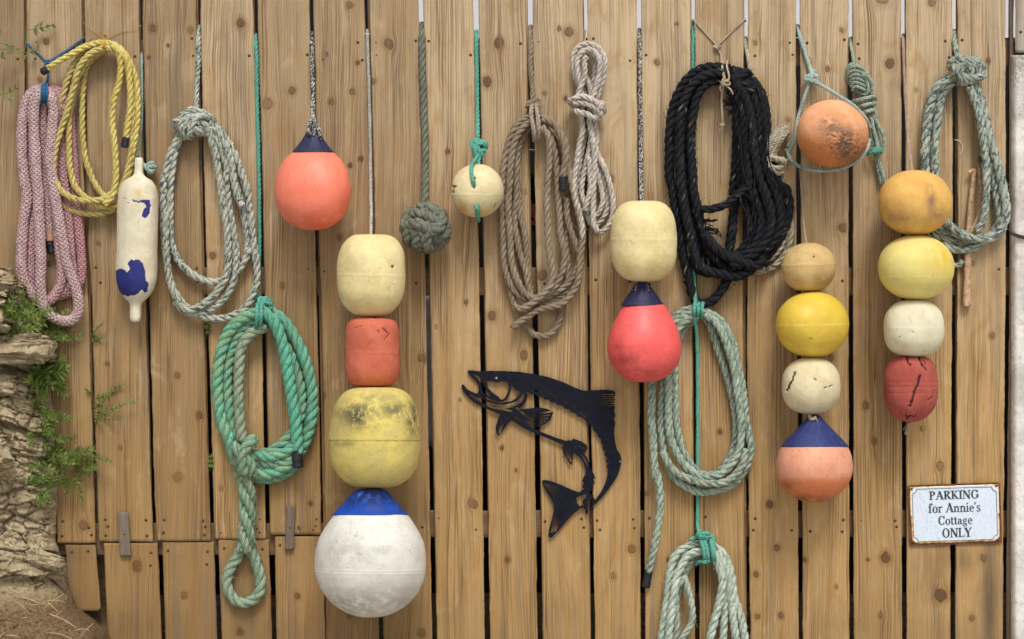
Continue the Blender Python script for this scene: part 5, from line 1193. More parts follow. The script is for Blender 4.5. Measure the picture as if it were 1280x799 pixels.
buoy('dark madder red egg float with black cracks, bottom of the right hand stack', 1138.6, [(445,.1),(445.4,13),(447.5,21),(452,27),(460,31.3),(472,33.6),(486,34),(500,32.8),(510,29.6),(518,24),(524,16),(527,8),(528,.1)], 46, M['b_madder'], seed=29, name='float', cat='float', seamh=-.5, seam=[478, 484, 492],
     cracks=[([(1150,470),(1147,482),(1143,490),(1140,499),(1138,508)],2.1),([(1133,447),(1134,453),(1138,456)],1.5),([(1148,446),(1152,453),(1157,462)],1.5),([(1154,449),(1158,455)],.8),([(1131,519),(1133,524),(1137,520),(1143,522),(1146,518)],1.2),([(1160,500),(1166,496),(1168,488)],.8)])
for o in [x for x in COL.objects if x.get('label', '').startswith('thin pale cord running')]: o['label'] = 'thin pale cord above the cream barrel with the small black hole'
# ---------- raster helper: flat cut shapes with real thickness ----------
def raster(name, mask, mp, d0, d1, mat, parent=None, bev=0):
    """mask[row,col] bool; mp(col,row)->(px,py).  Extruded plate, depth d0 (back) to d1 (front)"""
    H, Wd = mask.shape; idx = -np.ones((H+1, Wd+1), int)
    r, c = np.nonzero(mask); used = np.zeros((H+1, Wd+1), bool)
    for dr in (0, 1):
        for dc in (0, 1): used[r+dr, c+dc] = True
    n = used.sum(); idx[used] = np.arange(n); rr, cc = np.nonzero(used)
    # smooth the stair steps: move boundary verts to the mean of inside coverage
    mpad = np.pad(mask, 1).astype(float); cov = (mpad[:-1, :-1]+mpad[1:, :-1]+mpad[:-1, 1:]+mpad[1:, 1:])/4
    gx = (mpad[:-1, 1:]+mpad[1:, 1:]-mpad[:-1, :-1]-mpad[1:, :-1])/2; gy = (mpad[1:, :-1]+mpad[1:, 1:]-mpad[:-1, :-1]-mpad[:-1, 1:])/2
    px, py = mp(cc+np.where(cov[rr, cc] < 1, gx[rr, cc]*(.5-cov[rr, cc])*-.0, 0), rr)
    f = np.stack([idx[r, c], idx[r+1, c], idx[r+1, c+1], idx[r, c+1]], 1)
    V = np.vstack([np.stack([px, py, np.full(n, d1)], 1), np.stack([px, py, np.full(n, d0)], 1)])
    F = [f, f[:, ::-1]+n]
    P = np.pad(mask, 1)
    for (dr, dc, a, b) in ((-1, 0, (0, 0), (0, 1)), (1, 0, (1, 1), (1, 0)), (0, -1, (1, 0), (0, 0)), (0, 1, (0, 1), (1, 1))):
        e = mask & ~P[1+dr:1+dr+H, 1+dc:1+dc+Wd]; r2, c2 = np.nonzero(e)
        i0 = idx[r2+a[0], c2+a[1]]; i1 = idx[r2+b[0], c2+b[1]]
        F.append(np.stack([i0, i1, i1+n, i0+n], 1))
    return put(name, W(V), np.vstack(F), mat, parent, smooth=False)
M['fish'] = mat_plain('black_painted_steel', srgb(13, 16, 28), .6, 60, .4, srgb(30, 32, 44), .1, 0., .15)
RS = 2.6      # raster cells per photo px
FX0, FY0 = 574, 458
cols, rows = int(208*RS), int(218*RS)
cc, rr_ = np.meshgrid((np.arange(cols)+.5)/RS+FX0, (np.arange(rows)+.5)/RS+FY0)
sc = 3.473
def fp(*p): return [(570+p[i]/sc, 450+p[i+1]/sc) for i in range(0, len(p), 2)]
def smooth_poly(pl):
    P = np.array([(x, y, 0) for x, y in pl]); C, s = spline(P, .8); return [tuple(c[:2]) for c in C]
Mk = np.zeros(cc.shape, bool)
def addp(*p, sm=False): 
    global Mk; q = fp(*p); Mk |= inpoly(cc, rr_, smooth_poly(q+q[:1]) if sm else q)
def subp(*p):
    global Mk; Mk &= ~inpoly(cc, rr_, fp(*p))
def line(w, *p, w2=None, sub=False):
    global Mk; q = smooth_poly(fp(*p)); n = len(q); X = np.array(q)
    g = np.zeros(cc.shape, bool); w2 = w if w2 is None else w2
    x0, x1, y0, y1 = X[:, 0].min()-4, X[:, 0].max()+4, X[:, 1].min()-4, X[:, 1].max()+4
    c0, c1 = max(0, int((x0-FX0)*RS)), int((x1-FX0)*RS)+1; r0, r1 = max(0, int((y0-FY0)*RS)), int((y1-FY0)*RS)+1
    sx, sy = cc[r0:r1, c0:c1], rr_[r0:r1, c0:c1]
    if not sub: w, w2 = w*1.25+1.5, w2*1.25+1.5
    else: w, w2 = w*1.1+1.6, w2*1.15+1.6
    for i, (x, y) in enumerate(q): g[r0:r1, c0:c1] |= np.hypot(sx-x, sy-y) < (w+(w2-w)*i/n)/2/sc
    Mk = Mk & ~g if sub else Mk | g
# back and dorsal side
addp(52,52,58,45,75,46,100,49,150,47,210,48,270,51,330,60,400,74,470,98,520,122,555,134,600,131,650,129,684,133,692,141,690,155,684,160,690,172,684,186,690,205,686,222,692,240,686,255,692,275,687,300,688,335,694,370,700,392,712,408,718,432,716,452,708,482,697,510,672,548,640,590,610,622,594,632,
     606,605,630,572,648,535,658,500,660,475,652,462,660,452,650,440,656,425,644,412,650,398,640,388,642,372,630,362,628,342,616,335,612,318,598,308,592,290,578,280,560,262,545,248,530,246,520,232,500,226,492,214,470,212,462,196,440,196,430,184,412,186,402,172,385,174,378,160,356,160,345,150,325,150,318,140,300,142,296,132,278,134,262,124,250,122,240,104,222,96,205,92,180,98,150,92,125,90,100,72,75,60)
# jaw, mouth and gill lines
line(11, 58,52,72,70,90,88,103,108,104,132,96,150, w2=8); line(8, 30,112,45,135,80,150,110,148,104,120)
addp(24,112,30,106,40,116,52,130,78,142,104,150,112,160,100,166,76,160,110,184,150,196,190,205,230,206,262,198,285,182,296,160,300,140,312,150,306,176,290,200,268,216,300,212,360,206,395,212,418,222,422,230,408,262,385,280,350,290,310,282,280,262,258,240,246,244,275,264,320,288,370,312,430,336,480,352,494,346,500,356,498,366,520,372,500,378,470,372,420,350,360,326,300,300,250,268,215,248,170,228,120,208,80,186,50,160,32,138,24,122)
line(7, 112,84,124,104,138,130,150,152,170,170,190,178, w2=8); line(9, 138,130,160,150,180,164,196,178,214,170,228,145,234,112,228,98, w2=6); line(6, 118,150,140,160,165,172,190,180); line(5, 110,160,140,178,170,186,210,190,250,178,280,150)
line(5, 236,104,262,112,276,130,282,150,276,166,258,178,236,184,200,188); line(12, 262,124,284,132,300,142)
line(4.5, 100,170,150,204,200,214,240,222, sub=True); line(4, 236,196,262,186,280,168,290,150, sub=True); line(3.5, 60,150,84,166,104,176, sub=True)
line(5, 130,192,160,205,205,209,240,203,270,190, sub=True)
# pectoral fin rays
for (x0, y0, x1, y1) in ((330,240,412,224),(325,250,404,240),(322,256,398,254),(318,262,388,266),(312,266,374,276),(308,268,352,284),(300,266,330,280)): line(1.2, x0, y0, x1, y1, w2=4.5, sub=True)
line(4, 262,208,300,240,330,262,sub=True)
# small fin under the head
addp(195,236,182,258,172,290,174,316,184,332,206,304,222,280,240,262,236,246,215,240); line(1.4, 200,268,186,318, w2=4, sub=True); line(1.4, 210,268,192,312, w2=3, sub=True)
# belly spots cut along the flank
for (x, y, L, an) in ((335,130,22,.3),(362,136,26,.22),(402,146,30,.3),(430,162,20,.4),(470,182,26,.45),(500,200,22,.5),(540,232,26,.7),(560,244,14,.6)):
    line(5, x, y, x+L*math.cos(an)*.5, y+L*math.sin(an)*.5, x+L*math.cos(an), y+L*math.sin(an), w2=2, sub=True)
# belly fins and anal fin
addp(500,348,512,342,540,352,566,368,572,384,560,402,540,408,520,396,498,384,492,366); addp(466,362,500,376,508,400,506,440,503,458,490,446,478,424,464,400)
for (x0, y0, x1, y1) in ((482,392,496,440),(490,390,500,438),(474,388,486,426)): line(1, x0, y0, x1, y1, w2=3.4, sub=True)
line(13, 515,395,540,415,560,440,572,470,580,500, w2=16); line(3, 528,372,556,384,sub=True)
line(4, 542,408,562,440,573,462, sub=True); line(6, 545,402,566,428,576,460)
addp(566,470,588,480,600,498,606,514,596,516,604,540,594,540,592,560,576,578,556,574,560,556,548,556,556,530,546,530,554,508,562,495)
line(16, 580,500,576,540,566,566,540,586, w2=20)
# tail stalk and tail fin
addp(372,524,388,520,420,528,460,544,500,562,536,576,560,566,578,572,592,590,604,606,600,630,592,640,588,655,578,640,572,670,562,668,560,650,552,640,530,652,505,672,480,700,455,730,430,758,412,774,400,766,404,735,414,700,424,660,424,625,410,600,392,572,376,542)
subp(523,598,540,590,556,584,572,582,568,596,552,606,548,620,556,630,536,634,524,618)
line(3, 578,600,574,650, sub=True); line(3, 590,606,586,640, sub=True)
for k in range(7):
    t = k/6; line(.1, 432+14*t, 606-10*t, 386+50*t, 540+8*t+8*t*t, w2=2.4, sub=True)
for k in range(6):
    t = k/5; line(.1, 432+30*t, 655+6*t, 412+22*t, 748-6*t, w2=2.2, sub=True)
for y in range(6): line(2.4, 640-3*y, 152+9*y, 682, 148+10*y, sub=True)
# eye ring hole and mounting screw
e = fp(152,76,160,70,158,84); 
fish = raster('metal_fish', Mk, lambda c, r: (FX0+c/RS, FY0+r/RS), 3.6, 5.0, M['fish'])
fo = thing('metal_fish', 'black cut steel silhouette of a leaping open mouthed fish', 'wall ornament', (672, 672, 4))
fish.name = 'silhouette'
mw = fish.location.copy(); fish.parent = fo; fish.location = mw-fo.location
M['steel'] = mat_plain('screw_steel', srgb(170, 172, 176), .35, 100, .4, srgb(110, 110, 114), .1, .8)
for sx, sy in ((620.3, 473), (775, 577)):
    a = Acc(); C, s = spline([(sx, sy, 0), (sx, sy, 5.8)], 1.); tube(a, C, 1.9 if sx < 700 else 1.2, 14); a.out('screw', M['steel'], fo)

# ---------- sign ----------
def mat_sign():
    t = NT('enamel_sign'); p = t.obj(); n = t.noise(p, 45., 6, .75); e = t.attr('edge'); f = t.noise(p, 200., 4, .8)
    v = t.math('ADD', e, t.math('MULTIPLY', t.math('SUBTRACT', n, .5), .95))
    c = t.mix(t.rng(f, .45, .7, 0, .45), srgb(208, 220, 234), srgb(176, 188, 200))
    c = t.mix(t.rng(t.noise(p, 22., 4, .7), .62, .72, 0, .5), c, srgb(196, 176, 128))
    scx = t.noise(t.comb(t.math('MULTIPLY', t.sep(p)[0], 160.), t.math('MULTIPLY', t.sep(p)[1], 10.), t.math('MULTIPLY', t.sep(p)[2], 60.)), 1., 4, .8, 1.5)
    c = t.mix(t.rng(scx, .54, .66, 0, .6), c, srgb(140, 148, 152))
    c = t.mix(t.rng(v, .42, .56), c, srgb(232, 220, 190)); c = t.mix(t.rng(v, .56, .70), c, srgb(190, 138, 70)); c = t.mix(t.rng(v, .74, .92), c, srgb(82, 54, 40))
    return t.fin(c, t.rng(v, .4, .7, .42, .85), t.bump(t.math('ADD', f, t.math('MULTIPLY', v, .5)), .3, .001), .4)
M['enamel'] = mat_sign()
M['rust'] = mat_plain('rusty_rim', srgb(78, 54, 42), .85, 70, .6, srgb(128, 84, 52), .4)
M['ink'] = mat_plain('worn_black_ink', srgb(34, 38, 42), .6, 260, .55, srgb(96, 104, 108), .1)
SCX, SCY, SAN = 1193.8, 643, math.radians(-1.9)
def smap(u, v): return SCX+u*math.cos(SAN)-v*math.sin(SAN), SCY+u*math.sin(SAN)+v*math.cos(SAN)
sg = thing('parking_sign', 'rusty edged white enamel sign lettered PARKING for Annie\'s Cottage ONLY', 'sign', (1194, 682, 4))
def rrect(hw, hh, r, res, notch=0):
    n_u, n_v = int(hw*2*res), int(hh*2*res); u, v = np.meshgrid((np.arange(n_u)+.5)/res-hw, (np.arange(n_v)+.5)/res-hh)
    qx, qy = np.abs(u)-(hw-r), np.abs(v)-(hh-r)
    m = (np.hypot(np.maximum(qx, 0), np.maximum(qy, 0)) < r)
    return m, u, v
m, u, v = rrect(57.8, 38.2, 3, 2); raster('rim', m, lambda c, r: smap(c/2-57.8, r/2-38.2), .6, 3.0, M['rust'], sg)
# slightly bowed enamel face
nu, nv = 150, 100
uu, vv = np.meshgrid(np.linspace(-56.6, 56.6, nu), np.linspace(-37, 37, nv))
ex = 56.6-np.abs(uu); ey = 37-np.abs(vv); corner = np.hypot(np.clip(11-ex, 0, 99), np.clip(11-ey, 0, 99))
edge = np.maximum.reduce([1-ex/9., 1-ey/8., (corner-3.5)/7.]); edge = np.clip(edge, 0, 1)**1.3
edge = np.maximum(edge*(.72+.28*(vv > 0)), np.clip((-uu-42)/14., 0, 1)*.62)
edge = np.maximum(edge, .55*np.exp(-((uu+48)/4)**2-((vv+3)/4)**2)); edge = np.clip(edge+.18*np.clip((vv-28)/9, 0, 1), 0, 1)
groove = np.exp(-((np.minimum(ex, ey)-3.6)/.55)**2)
dd = 3.4+.5*(1-(uu/57)**2)*(1-(vv/38)**2)-1.6*sstep(1.6, 0, np.minimum(ex, ey))-.25*groove
pxx, pyy = smap(uu, vv)
i = np.arange(nv-1)[:, None]; j = np.arange(nu-1)[None]
a = Acc(); a.A = {'edge': []}; a.add(np.stack([pxx, pyy, dd], -1).reshape(-1, 3), np.stack([i*nu+j, (i+1)*nu+j, (i+1)*nu+j+1, i*nu+j+1], -1).reshape(-1, 4), None, 0, edge=edge.ravel())
a.out('face', M['enamel'], sg)
# thin printed border
BR = 4; m, u, v = rrect(55, 35.4, 0, BR); ex = 52.8-np.abs(u); ey = 33.2-np.abs(v); cr = np.hypot(53-np.abs(u), 33.4-np.abs(v))
inn = (ex > 0) & (ey > 0) & (cr > 6); inn2 = (ex > .55) & (ey > .55) & (cr > 6.55)
raster('printed_border', inn & ~inn2, lambda c, r: smap(c/BR-55, r/BR-35.4), 3.2, 4.05, M['ink'], sg)
# serif lettering from strokes
TK, TN = .165, .062
def ring(x, y, cx, cy, rx, ry, tk=TK, tn=TN, ang=None):
    o = ((x-cx)/rx)**2+((y-cy)/ry)**2 <= 1; i_ = ((x-cx)/(rx-tk))**2+((y-cy)/(ry-tn))**2 <= 1
    m = o & ~i_
    if ang: a_ = np.degrees(np.arctan2((y-cy)/ry, (x-cx)/rx)) % 360; m &= ang(a_)
    return m
def ln(x, y, x0, y0, x1, y1, w):
    vx, vy = x1-x0, y1-y0; L2 = vx*vx+vy*vy; t = ((x-x0)*vx+(y-y0)*vy)/L2
    if abs(vy) > abs(vx)*.2: return (np.abs((x-x0)*vy-(y-y0)*vx)/abs(vy) < w/2) & (y >= min(y0, y1)) & (y <= max(y0, y1))
    return (np.abs(y-y0-(x-x0)*vy/(vx+1e-9)) < w/2) & (x >= min(x0, x1)) & (x <= max(x0, x1))
def serif(x, y, cx, cy, w=.34): return (np.abs(x-cx) < w/2) & (np.abs(y-cy) < .03)
def dot(x, y, cx, cy, r): return np.hypot(x-cx, y-cy) < r
XH = .64
GL = {
 'P': (.62, lambda x, y: ln(x,y,.17,0,.17,1,TK)|serif(x,y,.17,.03)|serif(x,y,.14,.97,.26)|(ring(x,y,.28,.735,.31,.265)&(x>.24))|((x>.17)&(x<.3)&((abs(y-.97)<.031)|(abs(y-.5)<.031)))),
 'A': (.78, lambda x, y: ln(x,y,.10,0,.40,1,.08)|ln(x,y,.66,0,.38,1,.19)|((abs(y-.34)<.03)&(x>.2)&(x<.56))|serif(x,y,.11,.03,.24)|serif(x,y,.65,.03,.32)),
 'R': (.72, lambda x, y: ln(x,y,.17,0,.17,1,TK)|serif(x,y,.17,.03)|serif(x,y,.14,.97,.26)|(ring(x,y,.28,.745,.30,.255)&(x>.24))|((x>.17)&(x<.3)&((abs(y-.97)<.031)|(abs(y-.52)<.031)))|ln(x,y,.62,.0,.32,.52,.18)|serif(x,y,.64,.03,.22)),
 'K': (.74, lambda x, y: ln(x,y,.17,0,.17,1,TK)|serif(x,y,.17,.03)|serif(x,y,.17,.97)|ln(x,y,.20,.38,.58,1,.085)|ln(x,y,.62,0,.30,.55,.19)|serif(x,y,.62,.03,.28)|serif(x,y,.58,.97,.26)),
 'I': (.36, lambda x, y: ln(x,y,.18,0,.18,1,TK)|serif(x,y,.18,.03)|serif(x,y,.18,.97)),
 'N': (.80, lambda x, y: ln(x,y,.14,0,.14,1,.07)|ln(x,y,.66,0,.66,1,.07)|ln(x,y,.66,0,.16,1,.19)|serif(x,y,.14,.03,.26)|serif(x,y,.14,.97,.24)|serif(x,y,.66,.97,.26)),
 'G': (.78, lambda x, y: ring(x,y,.40,.5,.36,.52,ang=lambda a: (a>38)&(a<322))|ln(x,y,.66,.10,.66,.44,.15)|serif(x,y,.64,.44,.30)|ln(x,y,.69,.72,.69,.98,.05)),
 'C': (.74, lambda x, y: ring(x,y,.40,.5,.36,.52,ang=lambda a: (a>38)&(a<322))|ln(x,y,.68,.70,.68,.98,.05)),
 'O': (.80, lambda x, y: ring(x,y,.40,.5,.36,.52)),
 'L': (.62, lambda x, y: ln(x,y,.17,0,.17,1,TK)|serif(x,y,.17,.97)|((abs(y-.03)<.032)&(x>.03)&(x<.56))|ln(x,y,.54,0,.58,.26,.06)),
 'Y': (.74, lambda x, y: ln(x,y,.37,0,.37,.46,TK)|ln(x,y,.37,.42,.12,1,.19)|ln(x,y,.38,.42,.62,1,.08)|serif(x,y,.37,.03)|serif(x,y,.13,.97,.30)|serif(x,y,.61,.97,.24)),
 'f': (.38, lambda x, y: ln(x,y,.16,0,.16,.82,.13)|serif(x,y,.17,.03,.30)|((abs(y-.62)<.03)&(x>.02)&(x<.32))|ring(x,y,.27,.80,.175,.22,.13,.06,ang=lambda a: (a<180)&(a>20))|dot(x,y,.36,.88,.065)),
 'o': (.56, lambda x, y: ring(x,y,.28,.32,.255,.34,.14,.05)),
 'r': (.44, lambda x, y: ln(x,y,.14,0,.14,XH,.13)|serif(x,y,.15,.03,.30)|serif(x,y,.08,XH-.03,.16)|ring(x,y,.30,.42,.17,.24,.10,.07,ang=lambda a: (a>35)&(a<150))|dot(x,y,.37,.57,.075)),
 'n': (.60, lambda x, y: ln(x,y,.14,0,.14,XH,.13)|ln(x,y,.45,0,.45,.46,.13)|serif(x,y,.14,.03,.26)|serif(x,y,.45,.03,.26)|serif(x,y,.08,XH-.03,.16)|ring(x,y,.33,.43,.19,.235,.13,.075,ang=lambda a: (a<150))),
 'i': (.30, lambda x, y: ln(x,y,.15,0,.15,XH,.13)|serif(x,y,.15,.03,.28)|serif(x,y,.10,XH-.03,.16)|dot(x,y,.15,.88,.085)),
 'e': (.50, lambda x, y: ring(x,y,.27,.32,.235,.34,.13,.05,ang=lambda a: (a<358)&((a>2)&(a<312)))|((abs(y-.36)<.028)&(x>.08)&(x<.48))),
 "'": (.22, lambda x, y: dot(x,y,.11,.93,.075)|ln(x,y,.08,.72,.13,.93,.07)),
 's': (.42, lambda x, y: ring(x,y,.21,.475,.17,.185,.10,.055,ang=lambda a: (a>30)&(a<275))|ring(x,y,.21,.165,.185,.19,.11,.055,ang=lambda a: (a<95)|(a>205))|ln(x,y,.12,.42,.31,.24,.10)|ln(x,y,.35,.48,.35,.62,.04)|ln(x,y,.05,.0,.05,.17,.04)),
 'C2': None,
 't': (.36, lambda x, y: ln(x,y,.15,.08,.15,.84,.13)|((abs(y-.61)<.03)&(x>.01)&(x<.32))|ring(x,y,.235,.13,.15,.145,.12,.06,ang=lambda a: (a>180)&(a<335))),
 'a': (.52, lambda x, y: ln(x,y,.36,.06,.36,.46,.13)|ring(x,y,.25,.45,.175,.20,.12,.055,ang=lambda a: (a<170))|dot(x,y,.11,.49,.07)|ring(x,y,.22,.175,.185,.19,.12,.05,ang=lambda a: (a>60)&(a<330))|ring(x,y,.455,.10,.10,.11,.05,.04,ang=lambda a: (a>190)&(a<350))),
 'g': (.54, lambda x, y: ring(x,y,.25,.44,.19,.21,.12,.05)|ring(x,y,.25,-.12,.23,.16,.09,.055)|ln(x,y,.12,.22,.16,.04,.09)|((abs(y-.06)<.045)&(x>.14)&(x<.42))|ln(x,y,.40,.55,.50,.64,.08)),
}
def text(s, u0, u1, vbase, cap):
    adv = sum(GL[c][0] if c != ' ' else .3 for c in s); sx = (u1-u0)/adv; res = 5.0
    w_, h_ = int((u1-u0+2)*res), int(cap*1.5*res)
    U, V = np.meshgrid((np.arange(w_)+.5)/res+u0-1, vbase+cap*.4-(np.arange(h_)[::-1]+.5)/res)
    yy_ = (vbase-V)/cap; m = np.zeros(U.shape, bool); x = u0
    for c in s:
        if c == ' ': x += .3*sx; continue
        ad, fn = GL[c]; lx_ = (U-x)/sx; m |= fn(lx_, yy_) & (lx_ > -.05) & (lx_ < ad+.05); x += ad*sx
    vt = V[0, 0]-.5/res
    return raster('lettering', m, lambda c_, r_: smap(u0-1+c_/res, vt+r_/res), 3.3, 4.25, M['ink'], sg)
text('PARKING', -31.5, 30.5, -19.2, 10.6); text("for Annie's", -33, 32.3, -2.8, 11.6); text('Cottage', -21.5, 21.5, 12.6, 11.0); text('ONLY', -17, 20.5, 28.6, 11.4)
for su, sv in ((-53, -33.5), (53, -34), (53.5, 33.5), (-53.5, 33)):
    x_, y_ = smap(su, sv); a = Acc(); C, s = spline([(x_, y_, 2), (x_, y_, 4.3)], .8); tube(a, C, 1.5, 12); a.out('screw', M['rust'], sg)

# ---------- plants ----------
def mat_leaf(name, c1, c2):
    t = NT(name); n = t.noise(t.geo(), 35., 3); r = t.attr('sid')
    c = t.mix(t.rng(n, .35, .65), c1, c2); c = t.mix(t.rng(r, 0., 1., 0, .5), c, (c1[0]*.45, c1[1]*.5, c1[2]*.4, 1))
    t.fin(c, .55, None, .3)
    tr = t.n('ShaderNodeBsdfTranslucent'); t.set(tr.inputs[0], c); mx = t.n('ShaderNodeMixShader'); mx.inputs[0].default_value = .28
    t.l(t.b.outputs[0], mx.inputs[1]); t.l(tr.outputs[0], mx.inputs[2]); t.l(mx.outputs[0], t.out.inputs[0]); return t.m
M['leaf'] = mat_leaf('fresh_leaf', srgb(146, 164, 88), srgb(108, 132, 62)); M['leaf_dull'] = mat_leaf('dull_leaf', srgb(140, 152, 92), srgb(112, 126, 76)); M['stem'] = mat_plain('green_stem', srgb(112, 120, 66), .7)
M['twigm'] = mat_plain('dry_twig', srgb(150, 130, 96), .8)
def leaf(acc, p, dv, L, w, fold=.25, sid=0.):
    dv = dv/(np.linalg.norm(dv)+1e-9); up = np.array([0, 0, 1.])+rng.normal(0, .5, 3); sd = np.cross(dv, up); sd /= np.linalg.norm(sd)+1e-9; nr = np.cross(sd, dv)
    ts = [0, .3, .65, 1.]; ws = [.12, 1., .75, .03]; bend = rng.uniform(-.25, .25)
    V = []
    for t_, w_ in zip(ts, ws):
        c = p+dv*L*t_+nr*bend*L*t_*t_; V += [c-sd*w*w_/2+nr*fold*w*w_/2, c, c+sd*w*w_/2+nr*fold*w*w_/2]
    F = []
    for i in range(3):
        b = i*3; F += [[b, b+1, b+4, b+3], [b+1, b+2, b+5, b+4]]
    acc.add(np.array(V), F, None, 0, sid=sid)
def sprig(st, lf, p0, dirv, n, sp, L, w, whorl=5, curl=.15, r=.6, dmin=1.):
    p = np.array(p0, float); d_ = np.array(dirv, float); d_ /= np.linalg.norm(d_); P = [p.copy()]
    for i in range(n):
        d_ = d_+rng.normal(0, curl, 3)*np.array([1, 1, .6]); d_ /= np.linalg.norm(d_); p = p+d_*sp
        p[2] = max(p[2], dmin); P.append(p.copy())
        k = whorl+rng.integers(-1, 2); sc_ = 1-.35*i/n; s0 = rng.uniform(0, 1)
        e1 = np.cross(d_, [0.3, .2, 1]); e1 /= np.linalg.norm(e1)+1e-9; e2 = np.cross(d_, e1)
        for q in range(k):
            an = 2*math.pi*q/k+rng.uniform(-.4, .4); v_ = d_*.75+e1*math.cos(an)+e2*math.sin(an)
            leaf(lf, p, v_, L*sc_*rng.uniform(.8, 1.35), w*sc_*1.3, sid=s0)
    if len(P) > 1: tube(st, spline(P, 2.5)[0], r, 5, sid=0.)
def sprig_link(st, *p): tube(st, spline(list(p), 2.5)[0], .6, 5, sid=0.)
def plant(label, sprigs, lm='leaf', cat='plant', name='creeping_plant', at=None, group='wild plants on the bank', links=()):
    K = thing(name, label, cat, at, group); st = Acc(); lf = Acc(); st.A = {'sid': []}; lf.A = {'sid': []}
    for a_ in sprigs: sprig(st, lf, *a_)
    for l_ in links: sprig_link(st, *l_)
    st.out('stem', M['stem'], K); lf.out('leaves', M[lm], K, smooth=False)
def cluster(n_, x0, x1, y0, y1, d0, d1, L, w, steps=6, sp=6, up=-.3, dx=0.2, wh=5):
    return [((rng.uniform(x0, x1), rng.uniform(y0, y1), rng.uniform(d0, d1)), (rng.normal(dx, .8), rng.normal(up, .6), rng.normal(.3, .5)), rng.integers(max(2, steps-2), steps+2), sp, L, w, wh) for _ in range(int(n_*1.3))]
plant('dense fresh green plant spilling over the top ledge of the stone wall', cluster(40, -50, 50, 386, 414, 46, 74, 9.5, 2.3)+cluster(9, 46, 74, 398, 412, 4, 12, 9, 2.2, 4, dx=.7)+cluster(8, 56, 74, 412, 430, 8, 20, 9, 2.2, 4), at=(20, 410, 50))
plant('spiky leaved green plant hanging in the crevice below the ledge', cluster(10, 44, 66, 455, 478, 14, 34, 15, 3.0, 4, 6, -.1, .5)+cluster(8, 38, 60, 468, 486, 24, 40, 12, 3, 4, 5), at=(55, 480, 25))
plant('green trailing plant growing down the crack between stone wall and fence', cluster(18, 44, 66, 500, 556, 14, 36, 7.5, 2.0, 5, 5, .1, .1), at=(55, 560, 25))
plant('green plant clump low on the stone wall with sprigs across the fence', cluster(17, 40, 80, 566, 612, 8, 34, 8.5, 2.1, 5, 5.5, -.2, .3)+cluster(9, 86, 112, 568, 592, 3, 14, 8, 2., 5, 5.5, -.3, .5)+cluster(9, 38, 66, 600, 632, 26, 46, 9, 2.4, 4, 5), at=(60, 625, 20), links=[((62,572,14),(54,590,30),(50,606,36),(52,622,38)),((50,612,36),(62,628,34)),((62,572,14),(80,580,8),(98,584,6))])
plant('small leafy sprig poking through the gap beside the stone wall, middle height', [((117,500,-4),(.9,-.5,.4),7,6,7.5,1.9,4),((117,515,-4),(.8,.1,.4),9,6,7,1.8,4),((118,522,-3),(.2,.3,.5),3,5,7,2,5),((117,510,-3),(.9,-.4,.5),4,6,7,1.8,4),((117,495,-3),(-.5,-.4,.5),3,5,6,1.6,4),((118,518,-3),(1,.2,.4),5,6,6,1.6,4)], at=(120, 526, 4), links=[((117,494,-4),(117.5,508,-4),(118,523,-3))])
plant('tiny pale sprig growing out of the gap below the peeling white float', [((114,425,-4),(.4,-.8,.4),5,6,5,1.2,3),((114,427,-3),(.9,-.4,.4),4,5,5,1.2,4),((116,424,-3),(.2,.1,.5),2,4,6,1.6,5)], 'leaf_dull', at=(116, 430, 4))
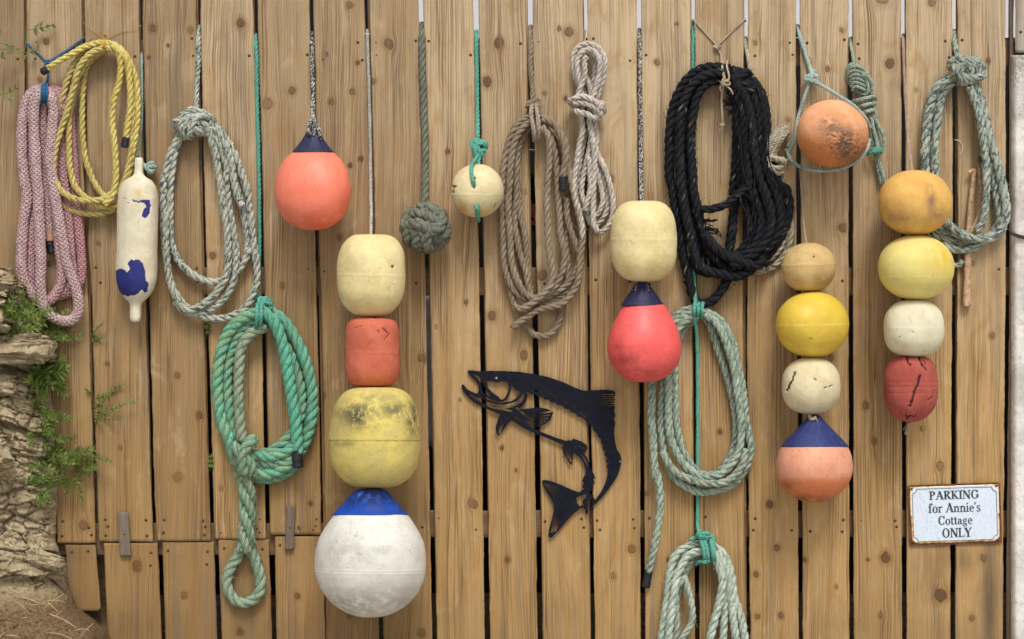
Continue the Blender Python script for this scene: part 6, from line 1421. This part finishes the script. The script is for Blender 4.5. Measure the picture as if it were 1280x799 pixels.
plant('thin wispy vine with few dull leaves against the top left corner', [((-20,50,30),(1,.25,0),4,14,8,2.4,3),((-20,30,40),(1,.1,0),2,10,9,2.4,3),((-20,80,26),(1,-.2,-.1),3,12,8,2.4,3),((34,36,14),(1,.1,0),4,8,9,2.6,4),((-15,112,30),(1,.05,-.1),3,10,9,2.6,4),((5,120,20),(.6,-.3,0),2,8,8,2.4,4),((30,66,12),(1,.1,0),2,8,8,2.4,4)], 'leaf_dull', at=(0, 130, 24), links=[((-20,24,36),(-22,60,30),(-20,90,28),(-14,114,30)),((-15,112,30),(5,120,20)),((-18,60,30),(5,62,20),(30,66,12)),((30,66,12),(33,50,13),(34,36,14))])
plant('few green leaves showing in the gap just under the pale grey rope coil', [((258.5,425,-16),(.05,-1,.1),4,7,8,3,5)], at=(259, 426, -16))
plant('few green leaves in the gap left of the frayed knot of the green rope', [((263,590,-16),(.05,-1,.1),3,6,7,3,5)], at=(263, 592, -16))
# ---------- camera, light ----------
cam = bpy.data.cameras.new('camera'); co = bpy.data.objects.new('camera', cam); COL.objects.link(co)
co.location = (0, -DP*S, HC); co.rotation_euler = (math.pi/2, 0, 0)
cam.sensor_width = 36; cam.lens = 36*DP/1280.; cam.clip_end = 500; cam.clip_start = .05
scene.camera = co
EL, AZ = math.radians(54), math.radians(8)     # sun above and behind the camera, a little to the right
w = bpy.data.worlds.new('World'); scene.world = w; w.use_nodes = True
nt = w.node_tree; bg = nt.nodes['Background']; sky = nt.nodes.new('ShaderNodeTexSky'); sky.sky_type = 'NISHITA'; sky.sun_disc = False
sky.sun_elevation = EL; sky.sun_rotation = math.pi-AZ; sky.dust_density = 4.0; sky.air_density = 1.0
hs = nt.nodes.new('ShaderNodeHueSaturation'); hs.inputs['Saturation'].default_value = .25
nt.links.new(sky.outputs[0], hs.inputs['Color']); nt.links.new(hs.outputs[0], bg.inputs[0]); bg.inputs[1].default_value = .125
sl = bpy.data.lights.new('sun', 'SUN'); sl.energy = 1.9; sl.angle = math.radians(18); sl.color = (1, .965, .91)
so = bpy.data.objects.new('sun', sl); COL.objects.link(so)
import mathutils
dirv = mathutils.Vector((math.sin(AZ)*math.cos(EL), -math.cos(AZ)*math.cos(EL), math.sin(EL)))
so.rotation_euler = dirv.to_track_quat('Z', 'Y').to_euler(); so.location = (1, -4, 6)
vs = scene.view_settings; vs.view_transform = 'Standard'; vs.look = 'None'; vs.exposure = 0.12; vs.gamma = 1; vs.use_curve_mapping = False
